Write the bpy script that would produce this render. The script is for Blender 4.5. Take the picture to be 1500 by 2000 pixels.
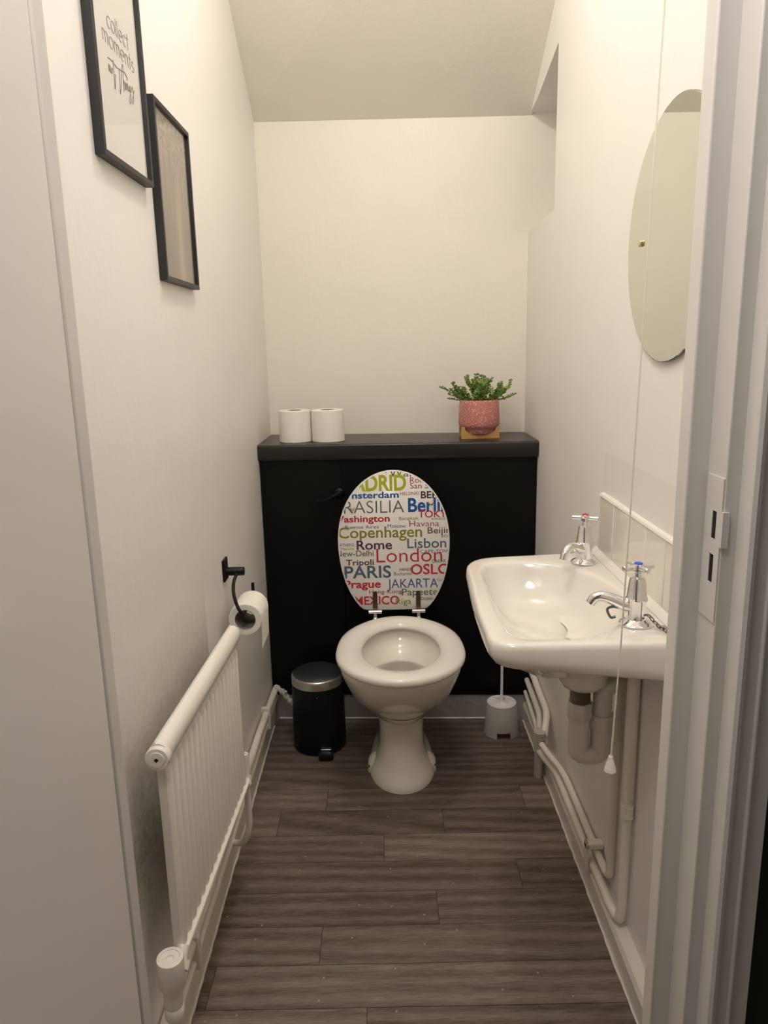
import bpy, bmesh, math, random
from mathutils import Vector, Matrix
random.seed(7)
for o in list(bpy.data.objects): bpy.data.objects.remove(o)
SC = bpy.context.scene
COL = SC.collection
PI = math.pi

# ------------------------------------------------------------------ camera, world, light, exposure
CX = (0.99975956, -0.02175307, -0.00276031)   # world X, Y, Z axes seen in camera space (right, down, forward)
CY = (-0.00201843, -0.21664505, 0.97624835)
CZ = (-0.02183441, -0.97600806, -0.21663687)
cam = bpy.data.cameras.new('camera')
cam.sensor_fit = 'VERTICAL'; cam.sensor_height = 36.0
cam.lens = 1451.0 / 2000.0 * 36.0
cam.clip_start = 0.02
cam_o = bpy.data.objects.new('camera', cam); COL.objects.link(cam_o)
M = Matrix(((CX[0], -CX[1], -CX[2], 0.0), (CY[0], -CY[1], -CY[2], 0.0), (CZ[0], -CZ[1], -CZ[2], 1.22), (0, 0, 0, 1)))
cam_o.matrix_world = M
SC.camera = cam_o

w = bpy.data.worlds.new('world'); SC.world = w; w.use_nodes = True
w.node_tree.nodes['Background'].inputs[0].default_value = (0.95, 0.95, 1.0, 1)
w.node_tree.nodes['Background'].inputs[1].default_value = 0.10

def lamp(name, loc, power, radius, color):
    l = bpy.data.lights.new(name, 'POINT'); l.energy = power; l.shadow_soft_size = radius; l.color = color
    o = bpy.data.objects.new(name, l); o.location = loc; COL.objects.link(o); return o
lamp('ceiling_bulb', (0.0, 1.43, 2.38), 11.4, 0.03, (1.0, 0.94, 0.87))
lamp('hall_fill', (-0.10, 0.42, 2.12), 23.0, 0.16, (1.0, 0.96, 0.92))  # unseen fill light, added to brighten the jambs and lower room

SC.view_settings.view_transform = 'Standard'
SC.view_settings.look = 'None'
SC.view_settings.gamma = 1.0
SC.view_settings.use_curve_mapping = False
SC.view_settings.exposure = 0.0
SC.cycles.max_bounces = 12
SC.cycles.diffuse_bounces = 8
SC.cycles.use_denoising = True

# ------------------------------------------------------------------ materials
def srgb(r, g, b):
    def f(c):
        c /= 255.0
        return c / 12.92 if c <= 0.04045 else ((c + 0.055) / 1.055) ** 2.4
    return (f(r), f(g), f(b), 1)

class NT:
    def __init__(s, name):
        s.m = bpy.data.materials.new(name); s.m.use_nodes = True
        s.t = s.m.node_tree; s.n = s.t.nodes; s.b = s.n['Principled BSDF']; s.out = s.n['Material Output']
    def node(s, t, **k):
        n = s.n.new(t)
        for a, v in k.items():
            if a.startswith('i_'):
                key = a[2:]; key = int(key) if key.isdigit() else key
                n.inputs[key].default_value = v
            else: setattr(n, a, v)
        return n
    def link(s, a, b): s.t.links.new(a, b)
    def coord(s, which='Object', scale=(1, 1, 1), loc=(0, 0, 0)):
        c = s.node('ShaderNodeTexCoord'); m = s.node('ShaderNodeMapping')
        m.inputs['Scale'].default_value = scale; m.inputs['Location'].default_value = loc
        s.link(c.outputs[which], m.inputs['Vector']); return m.outputs[0]
    def math(s, op, a, b=None, c=None):
        n = s.node('ShaderNodeMath', operation=op)
        for i, v in enumerate((a, b, c)):
            if v is None: continue
            if isinstance(v, (int, float)): n.inputs[i].default_value = v
            else: s.link(v, n.inputs[i])
        return n.outputs[0]
    def mix(s, fac, a, b):
        n = s.node('ShaderNodeMix', data_type='RGBA')
        for sock, v in ((n.inputs[0], fac), (n.inputs[6], a), (n.inputs[7], b)):
            if isinstance(v, (int, float, tuple)): sock.default_value = v
            else: s.link(v, sock)
        return n.outputs[2]
    def noise(s, vec, scale, detail=3, rough=0.5, dist=0.0):
        n = s.node('ShaderNodeTexNoise'); n.inputs['Scale'].default_value = scale
        n.inputs['Detail'].default_value = detail; n.inputs['Roughness'].default_value = rough
        n.inputs['Distortion'].default_value = dist
        s.link(vec, n.inputs['Vector']); return n.outputs['Fac']
    def ramp(s, fac, stops):
        r = s.node('ShaderNodeValToRGB'); e = r.color_ramp.elements
        while len(e) < len(stops): e.new(0.5)
        for el, (p, c) in zip(e, stops): el.position = p; el.color = c if len(c) == 4 else (*c, 1)
        s.link(fac, r.inputs[0]); return r.outputs[0]
    def bump(s, h, strength=0.3, dist=0.002, normal=None):
        b = s.node('ShaderNodeBump'); b.inputs['Strength'].default_value = strength; b.inputs['Distance'].default_value = dist
        s.link(h, b.inputs['Height'])
        if normal: s.link(normal, b.inputs['Normal'])
        return b.outputs[0]

def simple(name, col, rough=0.5, metal=0.0, spec=0.5, bump=None, coat=0.0):
    k = NT(name); k.b.inputs['Base Color'].default_value = col
    k.b.inputs['Roughness'].default_value = rough; k.b.inputs['Metallic'].default_value = metal
    k.b.inputs['Specular IOR Level'].default_value = spec; k.b.inputs['Coat Weight'].default_value = coat
    k.b.inputs['Coat Roughness'].default_value = 0.06
    if bump:
        v = k.coord(); h = k.noise(v, bump[0], 3)
        k.link(k.bump(h, bump[1], bump[2]), k.b.inputs['Normal'])
    return k.m

def painted_wall(name, col, rough=0.42, soot_shade=None, patches=()):
    k = NT(name); v = k.coord()
    big = k.noise(v, 9.0, 4, 0.55); mid = k.noise(v, 45.0, 4, 0.6)
    streak = k.noise(k.coord(scale=(60, 60, 14)), 1.0, 3)
    h = k.math('ADD', k.math('MULTIPLY', big, 1.6), k.math('ADD', mid, k.math('MULTIPLY', streak, 0.3)))
    # small dings and lumps
    vor = k.node('ShaderNodeTexVoronoi', i_Scale=7.0); k.link(v, vor.inputs['Vector'])
    d = k.math('LESS_THAN', vor.outputs['Distance'], 0.055)
    h2 = k.math('ADD', h, k.math('MULTIPLY', d, 0.6))
    k.link(k.bump(h2, 0.35, 0.0022), k.b.inputs['Normal'])
    c2 = tuple(x * 0.94 for x in col[:3]) + (1,)
    base = k.mix(k.math('MULTIPLY', big, 0.9), col, c2)
    sep = k.node('ShaderNodeSeparateXYZ'); tc = k.node('ShaderNodeTexCoord'); k.link(tc.outputs['Object'], sep.inputs[0])
    for (y0, y1, z0, z1, pc) in patches:      # old repainted rectangles
        f = None
        for val, lo, hi in ((sep.outputs[1], y0, y1), (sep.outputs[2], z0, z1)):
            a = k.math('MULTIPLY', k.math('GREATER_THAN', val, lo), k.math('LESS_THAN', val, hi))
            f = a if f is None else k.math('MULTIPLY', f, a)
        base = k.mix(k.math('MULTIPLY', f, 0.5), base, pc)
    if soot_shade:                                   # grime plus painted-in shade on the wall behind the radiator
        y0, y1, z0, z1 = soot_shade
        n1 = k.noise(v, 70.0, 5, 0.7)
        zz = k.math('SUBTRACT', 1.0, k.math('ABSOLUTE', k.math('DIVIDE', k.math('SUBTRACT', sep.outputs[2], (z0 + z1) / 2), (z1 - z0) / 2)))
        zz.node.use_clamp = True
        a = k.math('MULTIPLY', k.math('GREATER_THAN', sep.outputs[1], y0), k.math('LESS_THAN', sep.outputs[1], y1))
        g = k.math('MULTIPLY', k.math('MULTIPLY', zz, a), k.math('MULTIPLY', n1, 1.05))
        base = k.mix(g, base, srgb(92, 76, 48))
    k.link(base, k.b.inputs['Base Color'])
    k.b.inputs['Roughness'].default_value = rough; k.b.inputs['Specular IOR Level'].default_value = 0.35
    return k.m

WALLC = (0.875, 0.85, 0.815, 1)
CREAM = (0.86, 0.825, 0.755, 1)
m_wall_l = painted_wall('wall_paint_left', WALLC, soot_shade=(0.8, 1.52, 0.16, 0.76))
m_wall_r = painted_wall('wall_paint_right', WALLC, patches=((1.0, 1.575, 0.90, 0.99, (0.77, 0.74, 0.70, 1)),))
m_wall_b = painted_wall('wall_paint_back', CREAM, 0.36)
m_ceil = painted_wall('ceiling_paint', CREAM, 0.6)
m_gloss = simple('gloss_white_paint', (0.80, 0.765, 0.71, 1), 0.28, bump=(40, 0.25, 0.002))
m_frame_paint = simple('door_frame_paint', (0.72, 0.69, 0.655, 1), 0.3, bump=(30, 0.25, 0.0018))
m_door = simple('door_leaf_paint', (0.82, 0.79, 0.755, 1), 0.3, bump=(30, 0.25, 0.0018))
m_pipe = simple('painted_pipe', (0.82, 0.775, 0.70, 1), 0.33, bump=(60, 0.3, 0.0015))
m_rad = simple('radiator_paint', (0.84, 0.80, 0.735, 1), 0.3, bump=(55, 0.2, 0.0012))
m_skirt_b = simple('worn_grey_paint', (0.36, 0.33, 0.33, 1), 0.5, bump=(50, 0.8, 0.004))
m_black = simple('black_gloss_board', (0.0028, 0.0024, 0.0020, 1), 0.38, spec=0.22, bump=(35, 0.2, 0.0015))
m_shelf = simple('black_satin_shelf', (0.018, 0.0165, 0.015, 1), 0.30, bump=(30, 0.25, 0.0015))
m_blackmetal = simple('matt_black_metal', (0.004, 0.004, 0.004, 1), 0.42, spec=0.25)
m_frameblack = simple('black_frame', (0.014, 0.0135, 0.015, 1), 0.45)
m_ceramic = simple('white_ceramic', (0.87, 0.83, 0.75, 1), 0.10, coat=0.5)
m_ceramic_b = simple('basin_ceramic', (0.78, 0.745, 0.69, 1), 0.10, coat=0.5)
m_seat = simple('seat_enamel', (0.90, 0.865, 0.80, 1), 0.14, coat=0.4)
m_lid = simple('lid_print_ground', (0.74, 0.72, 0.69, 1), 0.22)
m_chrome = simple('chrome', (0.82, 0.82, 0.82, 1), 0.07, 1.0)
m_steel = simple('brushed_steel', (0.62, 0.60, 0.57, 1), 0.33, 1.0)
m_darksteel = simple('dark_steel', (0.15, 0.16, 0.165, 1), 0.36, 0.9)
m_hinge = simple('hinge_metal', (0.13, 0.105, 0.08, 1), 0.28, 1.0)
m_tile = simple('painted_tile', (0.76, 0.715, 0.65, 1), 0.12, bump=(25, 0.15, 0.001))
m_grout = simple('grout', (0.70, 0.66, 0.60, 1), 0.6)
m_brass = simple('brass', (0.75, 0.62, 0.36, 1), 0.2, 1.0)
m_plastic = simple('white_plastic', (0.82, 0.785, 0.775, 1), 0.4)
m_cord = simple('cord_white', (0.70, 0.66, 0.58, 1), 0.7)
m_knob = simple('pull_plastic', (0.80, 0.76, 0.70, 1), 0.3)
m_trap = simple('grey_trap_plastic', (0.64, 0.60, 0.55, 1), 0.35, bump=(50, 0.2, 0.001))
m_tarnish = simple('tarnished_thread', (0.16, 0.13, 0.10, 1), 0.45, 0.6)
m_lag = simple('painted_lagging', (0.50, 0.465, 0.42, 1), 0.6, bump=(70, 0.9, 0.004))
m_paper = simple('tissue_paper', (0.86, 0.83, 0.77, 1), 0.9, spec=0.1, bump=(120, 0.5, 0.002))
m_tube = simple('card_tube', (0.30, 0.27, 0.23, 1), 0.9, spec=0.1)
m_wood = simple('pale_wood', (0.52, 0.30, 0.10, 1), 0.5, bump=(80, 0.2, 0.001))
m_soil = simple('soil', (0.05, 0.035, 0.025, 1), 0.9, bump=(200, 1, 0.004))
m_stem = simple('plant_stem', (0.16, 0.12, 0.07, 1), 0.7)
m_ink = simple('grey_ink', (0.22, 0.20, 0.18, 1), 0.6)
m_red = simple('red_index', (0.65, 0.02, 0.03, 1), 0.2)
m_blue = simple('blue_index', (0.03, 0.12, 0.65, 1), 0.2)
m_hole = simple('dark_recess', (0.008, 0.006, 0.005, 1), 0.8)
m_rubber = simple('cream_rubber', (0.72, 0.64, 0.45, 1), 0.5)
m_water = simple('water', (0.20, 0.185, 0.155, 1), 0.03)
m_hallwall = simple('dark_green_wall', (0.012, 0.013, 0.0015, 1), 0.6)
m_halltop = simple('hall_plaster', (0.45, 0.44, 0.42, 1), 0.8)
m_skirtgap = simple('floor_seam', (0.012, 0.010, 0.009, 1), 0.7)
m_mat = simple('print_paper', (0.78, 0.75, 0.71, 1), 0.55)

def mirror_mat():
    k = NT('mirror_silver'); k.b.inputs['Base Color'].default_value = (0.80, 0.83, 0.77, 1)
    k.b.inputs['Metallic'].default_value = 1; k.b.inputs['Roughness'].default_value = 0.0; return k.m
m_mirror = mirror_mat()
m_mirroredge = simple('mirror_edge', (0.03, 0.06, 0.06, 1), 0.15)

def glass_mat():
    k = NT('picture_glass')
    tr = k.node('ShaderNodeBsdfTransparent'); gl = k.node('ShaderNodeBsdfGlossy'); gl.inputs['Roughness'].default_value = 0.02
    fr = k.node('ShaderNodeFresnel', i_IOR=1.45); mx = k.node('ShaderNodeMixShader')
    ge = k.node('ShaderNodeNewGeometry'); k.link(k.math('MULTIPLY', fr.outputs[0], k.math('SUBTRACT', 1.0, ge.outputs['Backfacing'])), mx.inputs[0]); k.link(tr.outputs[0], mx.inputs[1]); k.link(gl.outputs[0], mx.inputs[2])
    k.link(mx.outputs[0], k.out.inputs['Surface']); return k.m
m_glass = glass_mat()

def forest_mat():
    k = NT('misty_forest_print'); g = k.coord('Generated')
    sep = k.node('ShaderNodeSeparateXYZ'); k.link(g, sep.inputs[0]); U, V = sep.outputs[1], sep.outputs[2]
    trunks = k.noise(k.coord('Generated', scale=(1, 26, 1.3)), 1.0, 4, 0.6, 0.3)
    leaves = k.noise(k.coord('Generated', scale=(1, 9, 14)), 2.0, 5, 0.7)
    top = k.math('SMOOTH_MIN', 1.0, k.math('MULTIPLY', k.math('MAXIMUM', k.math('SUBTRACT', V, 0.33), 0.0), 2.2), 0.2)
    tc = k.ramp(trunks, [(0.30, srgb(95, 84, 76)), (0.5, srgb(150, 136, 124)), (0.68, srgb(205, 192, 176))])
    lc = k.ramp(leaves, [(0.35, srgb(98, 90, 82)), (0.6, srgb(185, 174, 160)), (0.75, srgb(225, 215, 200))])
    wood = k.mix(k.math('MULTIPLY', k.math('MAXIMUM', k.math('SUBTRACT', V, 0.55), 0.0), 2.0), tc, lc)
    ground = k.ramp(k.math('ABSOLUTE', k.math('SUBTRACT', U, 0.60)), [(0.0, srgb(186, 172, 154)), (0.14, srgb(150, 138, 124)), (0.5, srgb(138, 128, 117))])
    k.link(k.mix(top, ground, wood), k.b.inputs['Base Color']); k.b.inputs['Roughness'].default_value = 0.6
    return k.m
m_forest = forest_mat()

def floor_mat():
    k = NT('grey_wood_vinyl')
    uv = k.node('ShaderNodeUVMap', uv_map='UVMap'); at = k.node('ShaderNodeVertexColor', layer_name='tint')
    sp = k.node('ShaderNodeSeparateColor'); k.link(at.outputs[0], sp.inputs[0])
    off = k.node('ShaderNodeCombineXYZ'); k.link(k.math('MULTIPLY', sp.outputs[0], 37.0), off.inputs[0]); k.link(k.math('MULTIPLY', sp.outputs[1], 11.0), off.inputs[1])
    add = k.node('ShaderNodeVectorMath', operation='ADD'); k.link(uv.outputs[0], add.inputs[0]); k.link(off.outputs[0], add.inputs[1])
    def mp(sx, sy):
        m = k.node('ShaderNodeMapping'); m.inputs['Scale'].default_value = (sx, sy, 1); k.link(add.outputs[0], m.inputs['Vector']); return m.outputs[0]
    fine = k.noise(mp(20, 260), 1.0, 5, 0.68); mid = k.noise(mp(2.4, 15), 1.0, 5, 0.62, 1.2)
    wob = k.noise(mp(2.4, 9), 1.0, 2, 0.5)
    wv = k.node('ShaderNodeTexWave', wave_type='RINGS', rings_direction='Z'); wv.inputs['Scale'].default_value = 1.0
    wv.inputs['Distortion'].default_value = 5.0; wv.inputs['Detail'].default_value = 2.0; wv.inputs['Detail Scale'].default_value = 0.8
    k.link(mp(1.1, 8), wv.inputs['Vector'])
    g = k.math('ADD', k.math('MULTIPLY', fine, 0.58), k.math('ADD', k.math('MULTIPLY', mid, 0.30), k.math('MULTIPLY', wv.outputs['Fac'], 0.12)))
    g = k.math('ADD', g, k.math('MULTIPLY', k.math('SUBTRACT', sp.outputs[2], 0.5), 0.34))
    col = k.ramp(g, [(0.26, srgb(80, 70, 64)), (0.45, srgb(119, 107, 98)), (0.60, srgb(144, 132, 122)), (0.80, srgb(182, 169, 156))])
    # scraps of dust
    v = k.coord(); vo = k.node('ShaderNodeTexVoronoi', i_Scale=14.0, voronoi_dimensions='2D'); k.link(v, vo.inputs['Vector'])
    sepc = k.node('ShaderNodeSeparateColor'); k.link(vo.outputs['Color'], sepc.inputs[0])
    dd = k.math('MULTIPLY', k.math('LESS_THAN', vo.outputs['Distance'], 0.028), k.math('GREATER_THAN', sepc.outputs[0], 0.72))
    col = k.mix(k.math('MULTIPLY', dd, 0.7), col, srgb(190, 178, 160))
    k.link(col, k.b.inputs['Base Color']); k.b.inputs['Roughness'].default_value = 0.42
    k.b.inputs['Specular IOR Level'].default_value = 0.32
    k.link(k.bump(g, 0.12, 0.001), k.b.inputs['Normal'])
    return k.m
m_floor = floor_mat()

def pot_mat():
    k = NT('pink_dotted_glaze'); v = k.coord()
    vo = k.node('ShaderNodeTexVoronoi', i_Scale=165.0); vo.inputs['Randomness'].default_value = 0.75; k.link(v, vo.inputs['Vector'])
    d = k.math('LESS_THAN', vo.outputs['Distance'], 0.29)
    k.link(k.mix(d, (0.50, 0.185, 0.165, 1), (0.72, 0.50, 0.43, 1)), k.b.inputs['Base Color'])
    k.b.inputs['Roughness'].default_value = 0.45; return k.m
m_pot = pot_mat()

def leaf_mat():
    k = NT('leaf_green'); v = k.coord(); n = k.noise(v, 60, 2)
    k.link(k.ramp(n, [(0.3, (0.07, 0.16, 0.03, 1)), (0.5, (0.19, 0.32, 0.06, 1)), (0.7, (0.38, 0.48, 0.12, 1))]), k.b.inputs['Base Color'])
    k.b.inputs['Roughness'].default_value = 0.4; return k.m
m_leaf = leaf_mat()

# ------------------------------------------------------------------ mesh helpers
def box(bm, x0, x1, y0, y1, z0, z1):
    v = [bm.verts.new(p) for p in ((x0, y0, z0), (x1, y0, z0), (x1, y1, z0), (x0, y1, z0), (x0, y0, z1), (x1, y0, z1), (x1, y1, z1), (x0, y1, z1))]
    for f in ((3, 2, 1, 0), (4, 5, 6, 7), (0, 1, 5, 4), (1, 2, 6, 5), (2, 3, 7, 6), (3, 0, 4, 7)): bm.faces.new([v[i] for i in f])
    return v

def quads(bm, rings, close=True):
    n = len(rings[0]); vs = [[bm.verts.new(p) for p in r] for r in rings]
    for a, b in zip(vs, vs[1:]):
        for i in range(n if close else n - 1):
            j = (i + 1) % n
            bm.faces.new((a[i], a[j], b[j], b[i]))
    return vs

def loft(bm, rings, cap0=True, cap1=True):
    vs = quads(bm, rings)
    if cap0: bm.faces.new(vs[0][::-1])
    if cap1: bm.faces.new(vs[-1])
    return vs

def ring(c, rx, ry, n=32, ax=(1, 0, 0), ay=(0, 1, 0)):
    c, ax, ay = Vector(c), Vector(ax), Vector(ay)
    return [c + ax * rx * math.cos(2 * PI * i / n) + ay * ry * math.sin(2 * PI * i / n) for i in range(n)]

def lathe(bm, prof, c=(0, 0, 0), axis=(0, 0, 1), n=32, cap0=True, cap1=True):
    axis = Vector(axis).normalized(); c = Vector(c)
    ux = axis.orthogonal().normalized(); uy = axis.cross(ux)
    loft(bm, [ring(c + axis * h, max(r, 1e-5), max(r, 1e-5), n, ux, uy) for r, h in prof], cap0, cap1)

def smooth_path(pts, k=6):
    pts = [Vector(p) for p in pts]
    if len(pts) < 3: return pts
    P = [pts[0] * 2 - pts[1]] + pts + [pts[-1] * 2 - pts[-2]]; out = []
    for i in range(1, len(P) - 2):
        a, b, c, d = P[i - 1:i + 3]
        for j in range(k):
            t = j / k
            out.append(0.5 * ((2 * b) + (c - a) * t + (2 * a - 5 * b + 4 * c - d) * t * t + (3 * b - a - 3 * c + d) * t ** 3))
    out.append(pts[-1]); return out

def elbow_path(pts, r, k=6):
    """polyline with its corners rounded at radius r"""
    pts = [Vector(p) for p in pts]; out = [pts[0]]
    for a, b, c in zip(pts, pts[1:], pts[2:]):
        d0 = (a - b); d1 = (c - b); q = min(r, d0.length * 0.49, d1.length * 0.49)
        p0 = b + d0.normalized() * q; p1 = b + d1.normalized() * q
        for i in range(k + 1):
            t = i / k; out.append((1 - t) ** 2 * p0 + 2 * t * (1 - t) * b + t * t * p1)
    out.append(pts[-1]); return out

def tube(bm, pts, r, n=14, cap=True):
    pts = [Vector(p) for p in pts]; m = len(pts)
    rs = r if isinstance(r, (list, tuple)) else [r] * m
    t0 = (pts[1] - pts[0]).normalized(); u = t0.orthogonal().normalized(); rings = []
    for i, p in enumerate(pts):
        t = (pts[min(i + 1, m - 1)] - pts[max(i - 1, 0)]).normalized()
        u = (u - t * u.dot(t)).normalized(); v = t.cross(u)
        rings.append(ring(p, rs[i], rs[i], n, u, v))
    loft(bm, rings, cap, cap)

def prism(bm, poly, fn, d0, d1):
    """extrude a 2D polygon; fn(u, v, d) -> 3D point"""
    loft(bm, [[fn(u, v, d0) for u, v in poly], [fn(u, v, d1) for u, v in poly]])

def B(): return bmesh.new()
MW = {}
def obj(name, bm, mat, parent=None, bevel=0, sharp=38, smooth=True, seg=2, normals=True):
    """links bm (world coordinates) as ONE mesh object under parent"""
    if normals: bmesh.ops.recalc_face_normals(bm, faces=bm.faces)
    mw = MW.get(parent.name) if parent else None
    if mw is not None: bm.transform(mw.inverted())
    me = bpy.data.meshes.new(name); bm.to_mesh(me); bm.free()
    for mm in (mat if isinstance(mat, (list, tuple)) else [mat]): me.materials.append(mm)
    if smooth:
        me.polygons.foreach_set('use_smooth', [True] * len(me.polygons))
        me.set_sharp_from_angle(angle=math.radians(sharp))
    o = bpy.data.objects.new(name, me); COL.objects.link(o)
    if parent:
        o.parent = parent
        if mw is not None: MW[o.name] = mw
    if bevel:
        b = o.modifiers.new('bevel', 'BEVEL'); b.width = bevel; b.segments = seg; b.limit_method = 'ANGLE'; b.angle_limit = math.radians(40)
        b.harden_normals = False
    return o
def tag(o, label, cat, group=None):
    o['label'] = label; o['category'] = cat
    if group: o['group'] = group
    return o
def thing(name, label, cat, loc, rotz=0.0, group=None):
    o = bpy.data.objects.new(name, None); o.empty_display_size = 0.05; COL.objects.link(o)
    o.location = loc; o.rotation_euler = (0, 0, rotz)
    MW[o.name] = Matrix.Translation(loc) @ Matrix.Rotation(rotz, 4, 'Z')
    return tag(o, label, cat, group)
def struct(name, bm, mat, label, cat, parent=None, **k):
    o = obj(name, bm, mat, parent, **k)
    if parent is None: o['kind'] = 'structure'; o['label'] = label; o['category'] = cat
    return o
def stag(o, label, cat): o['kind'] = 'structure'; o['label'] = label; o['category'] = cat; return o
def sub(name, bm, mat, parent, label=None, **k):
    o = obj(name, bm, mat, parent, **k)
    if label: o['label'] = label
    return o

# ------------------------------------------------------------------ room shell
XL, XR = -0.394, 0.470
YF = 0.735                      # room side of the door wall
BL, BR = 2.578, 2.492           # back wall at the left and right corner
ZC = 2.46
def back_y(x): return BL + (BR - BL) * (x - XL) / (XR - XL)

# floor: printed planks laid across the room
bm = B(); uvl = bm.loops.layers.uv.new('UVMap'); cl = bm.loops.layers.color.new('tint')
ROW = 0.1024; joints = {-1: [-0.2], 0: [-0.056], 1: [-0.364], 2: [-0.156], 3: [0.096], 4: [0.296], 5: [-0.023], 6: [0.133, -0.30], 7: [-0.18, 0.36], 8: [0.05]}
fx0, fx1 = -0.52, 0.60
def fq(x0, x1, y0, y1, z, mi, tint):
    f = bm.faces.new([bm.verts.new(p) for p in ((x0, y0, z), (x1, y0, z), (x1, y1, z), (x0, y1, z))]); f.material_index = mi
    for l in f.loops: l[uvl].uv = (l.vert.co.x, l.vert.co.y); l[cl] = tint
for r in range(-22, 16):
    y0 = 1.17 + ROW * (r - 1); y1 = y0 + ROW
    if y0 > 2.62: break
    js = sorted(joints.get(r - 0, [random.uniform(-0.3, 0.4)]))
    xs = [fx0] + js + [fx1]
    if r < -4: xs = [-1.3, random.uniform(-.9, -.3), random.uniform(0, .5), 1.3]
    for a, b in zip(xs, xs[1:]):
        fq(a + 0.0006, b - 0.0006, y0 + 0.0006, y1 - 0.0006, 0.0, 0, (random.random(), random.random(), random.uniform(0.25, 0.75), 1))
fq(-1.3, 1.3, -1.6, 2.62, -0.002, 1, (0, 0, 0, 1))
struct('floor', bm, [m_floor, m_skirtgap], 'dark grey-brown wood-look vinyl plank floor', 'floor', smooth=False)

# left wall (thickness outside)
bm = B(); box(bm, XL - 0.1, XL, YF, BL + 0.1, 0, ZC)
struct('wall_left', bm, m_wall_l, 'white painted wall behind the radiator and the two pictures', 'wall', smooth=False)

# sloped ceiling: from back crease up towards the door
def slope_z(x, y):
    zl = 1.93 + (BL - y) * 0.649; zr = 1.905 + (BR - y) * 0.60
    t = (x - XL) / (XR - XL); return zl + (zr - zl) * t
def slope_y(x, z):               # inverse
    yl = BL - (z - 1.93) / 0.649; yr = BR - (z - 1.905) / 0.60
    t = (x - XL) / (XR - XL); return yl + (yr - yl) * t
bm = B()
xa, xb = XL - 0.08, XR + 0.004
ya, yb = slope_y(xa, ZC), slope_y(xb, ZC)
eb = 0.05
p = [(xa, back_y(xa) + eb, slope_z(xa, back_y(xa) + eb)), (xb, back_y(xb) + eb, slope_z(xb, back_y(xb) + eb)), (xb, yb, ZC), (xa, ya, ZC)]
lo = [bm.verts.new(q) for q in p]; hi = [bm.verts.new((q[0], q[1] + 0.06, q[2] + 0.09)) for q in p]
bm.faces.new(lo); bm.faces.new(hi[::-1])
for i in range(4):
    j = (i + 1) % 4; bm.faces.new((lo[i], lo[j], hi[j], hi[i]))
struct('ceiling_slope', bm, m_ceil, 'cream sloping ceiling under the stairs above the back wall', 'ceiling', smooth=False)
bm = B(); prism(bm, [(XL - 0.1, YF - 0.065), (XR + 0.3, YF - 0.065), (XR + 0.3, yb + 0.05), (XL - 0.1, ya + 0.05)], lambda u, v, d: (u, v, d), ZC, ZC + 0.06)
struct('ceiling', bm, m_ceil, 'flat white ceiling above the doorway end, out of the frame', 'ceiling', smooth=False)

# right wall with the recess next to the back corner (opening outlined in the wall's Y-Z plane)
NB, NY = 1.571, 2.125            # recess sill height, near edge
NYS = NY
def nic_top(y): return 1.978 + (NY - y) * (1.978 - 1.935) / (2.353 - NY) * 0.9
bm = B()
D = 0.70
def wq(pts, x=XR): bm.faces.new([bm.verts.new((x, y, z)) for y, z in pts])
BRx = back_y(XR)
nz_near, nz_far = 1.975, 1.925
nyf = 2.372                      # where the recess top meets the slope
wq([(YF - 0.0, 0), (BRx + 0.02, 0), (BRx + 0.02, NB - 0.003), (NY, NB), (YF, NB)])
wq([(YF, NB), (NY, NB), (NY, nz_near), (NY, ZC), (YF, ZC)])
wq([(NY, nz_near), (nyf, nz_far), (BRx + 0.02, 1.91), (BRx + 0.02, ZC), (NY, ZC)])
# recess interior
def q4(a, b, c, d): bm.faces.new([bm.verts.new(v) for v in (a, b, c, d)])
q4((XR, NY, NB), (XR + D, NY, NB), (XR + D, NY, nz_near), (XR, NY, nz_near))               # near reveal
q4((XR, NY, NB), (XR, BRx + .02, NB - .003), (XR + D, BRx + .02, NB - .003), (XR + D, NY, NB))   # sill
q4((XR, NY, nz_near), (XR + D, NY, nz_near), (XR + D, nyf, nz_far), (XR, nyf, nz_far))     # soffit
q4((XR, nyf, nz_far), (XR + D, nyf, nz_far), (XR + D, BRx + .02, 1.88), (XR, BRx + .02, 1.91))
q4((XR + D, NY, NB), (XR + D, BRx + .02, NB), (XR + D, BRx + .02, 2.0), (XR + D, NY, 2.0))  # end
bmesh.ops.remove_doubles(bm, verts=bm.verts, dist=0.0004)
wr = struct('wall_right', bm, m_wall_r, 'white painted wall behind the basin and mirror, with a recess at its far end', 'wall', smooth=False, normals=False)

bm = B(); prism(bm, [(XL - 0.1, back_y(XL - 0.1)), (XR + D, back_y(XR + D)), (XR + D, back_y(XR + D) + 0.1), (XL - 0.1, back_y(XL - 0.1) + 0.1)], lambda u, v, d: (u, v, d), 0, 2.1)
struct('wall_back', bm, m_wall_b, 'cream end wall above the black boxing', 'wall', smooth=False)

# door wall: leaves the opening between the linings
JX = 0.312; HX = 1.25
bm = B()
box(bm, JX + 0.028, HX, 0.672, YF, 0, ZC); box(bm, -HX, -JX - 0.028, 0.672, YF, 0, ZC); box(bm, -JX - 0.028, JX + 0.028, 0.672, YF, 2.03, ZC)
for f in bm.faces:
    if f.calc_center_median().y < 0.68: f.material_index = 1
bm.normal_update()
struct('wall_front', bm, [m_wall_l, m_hallwall], 'wall around the doorway, dark green on the hall side', 'wall', smooth=False)

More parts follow.
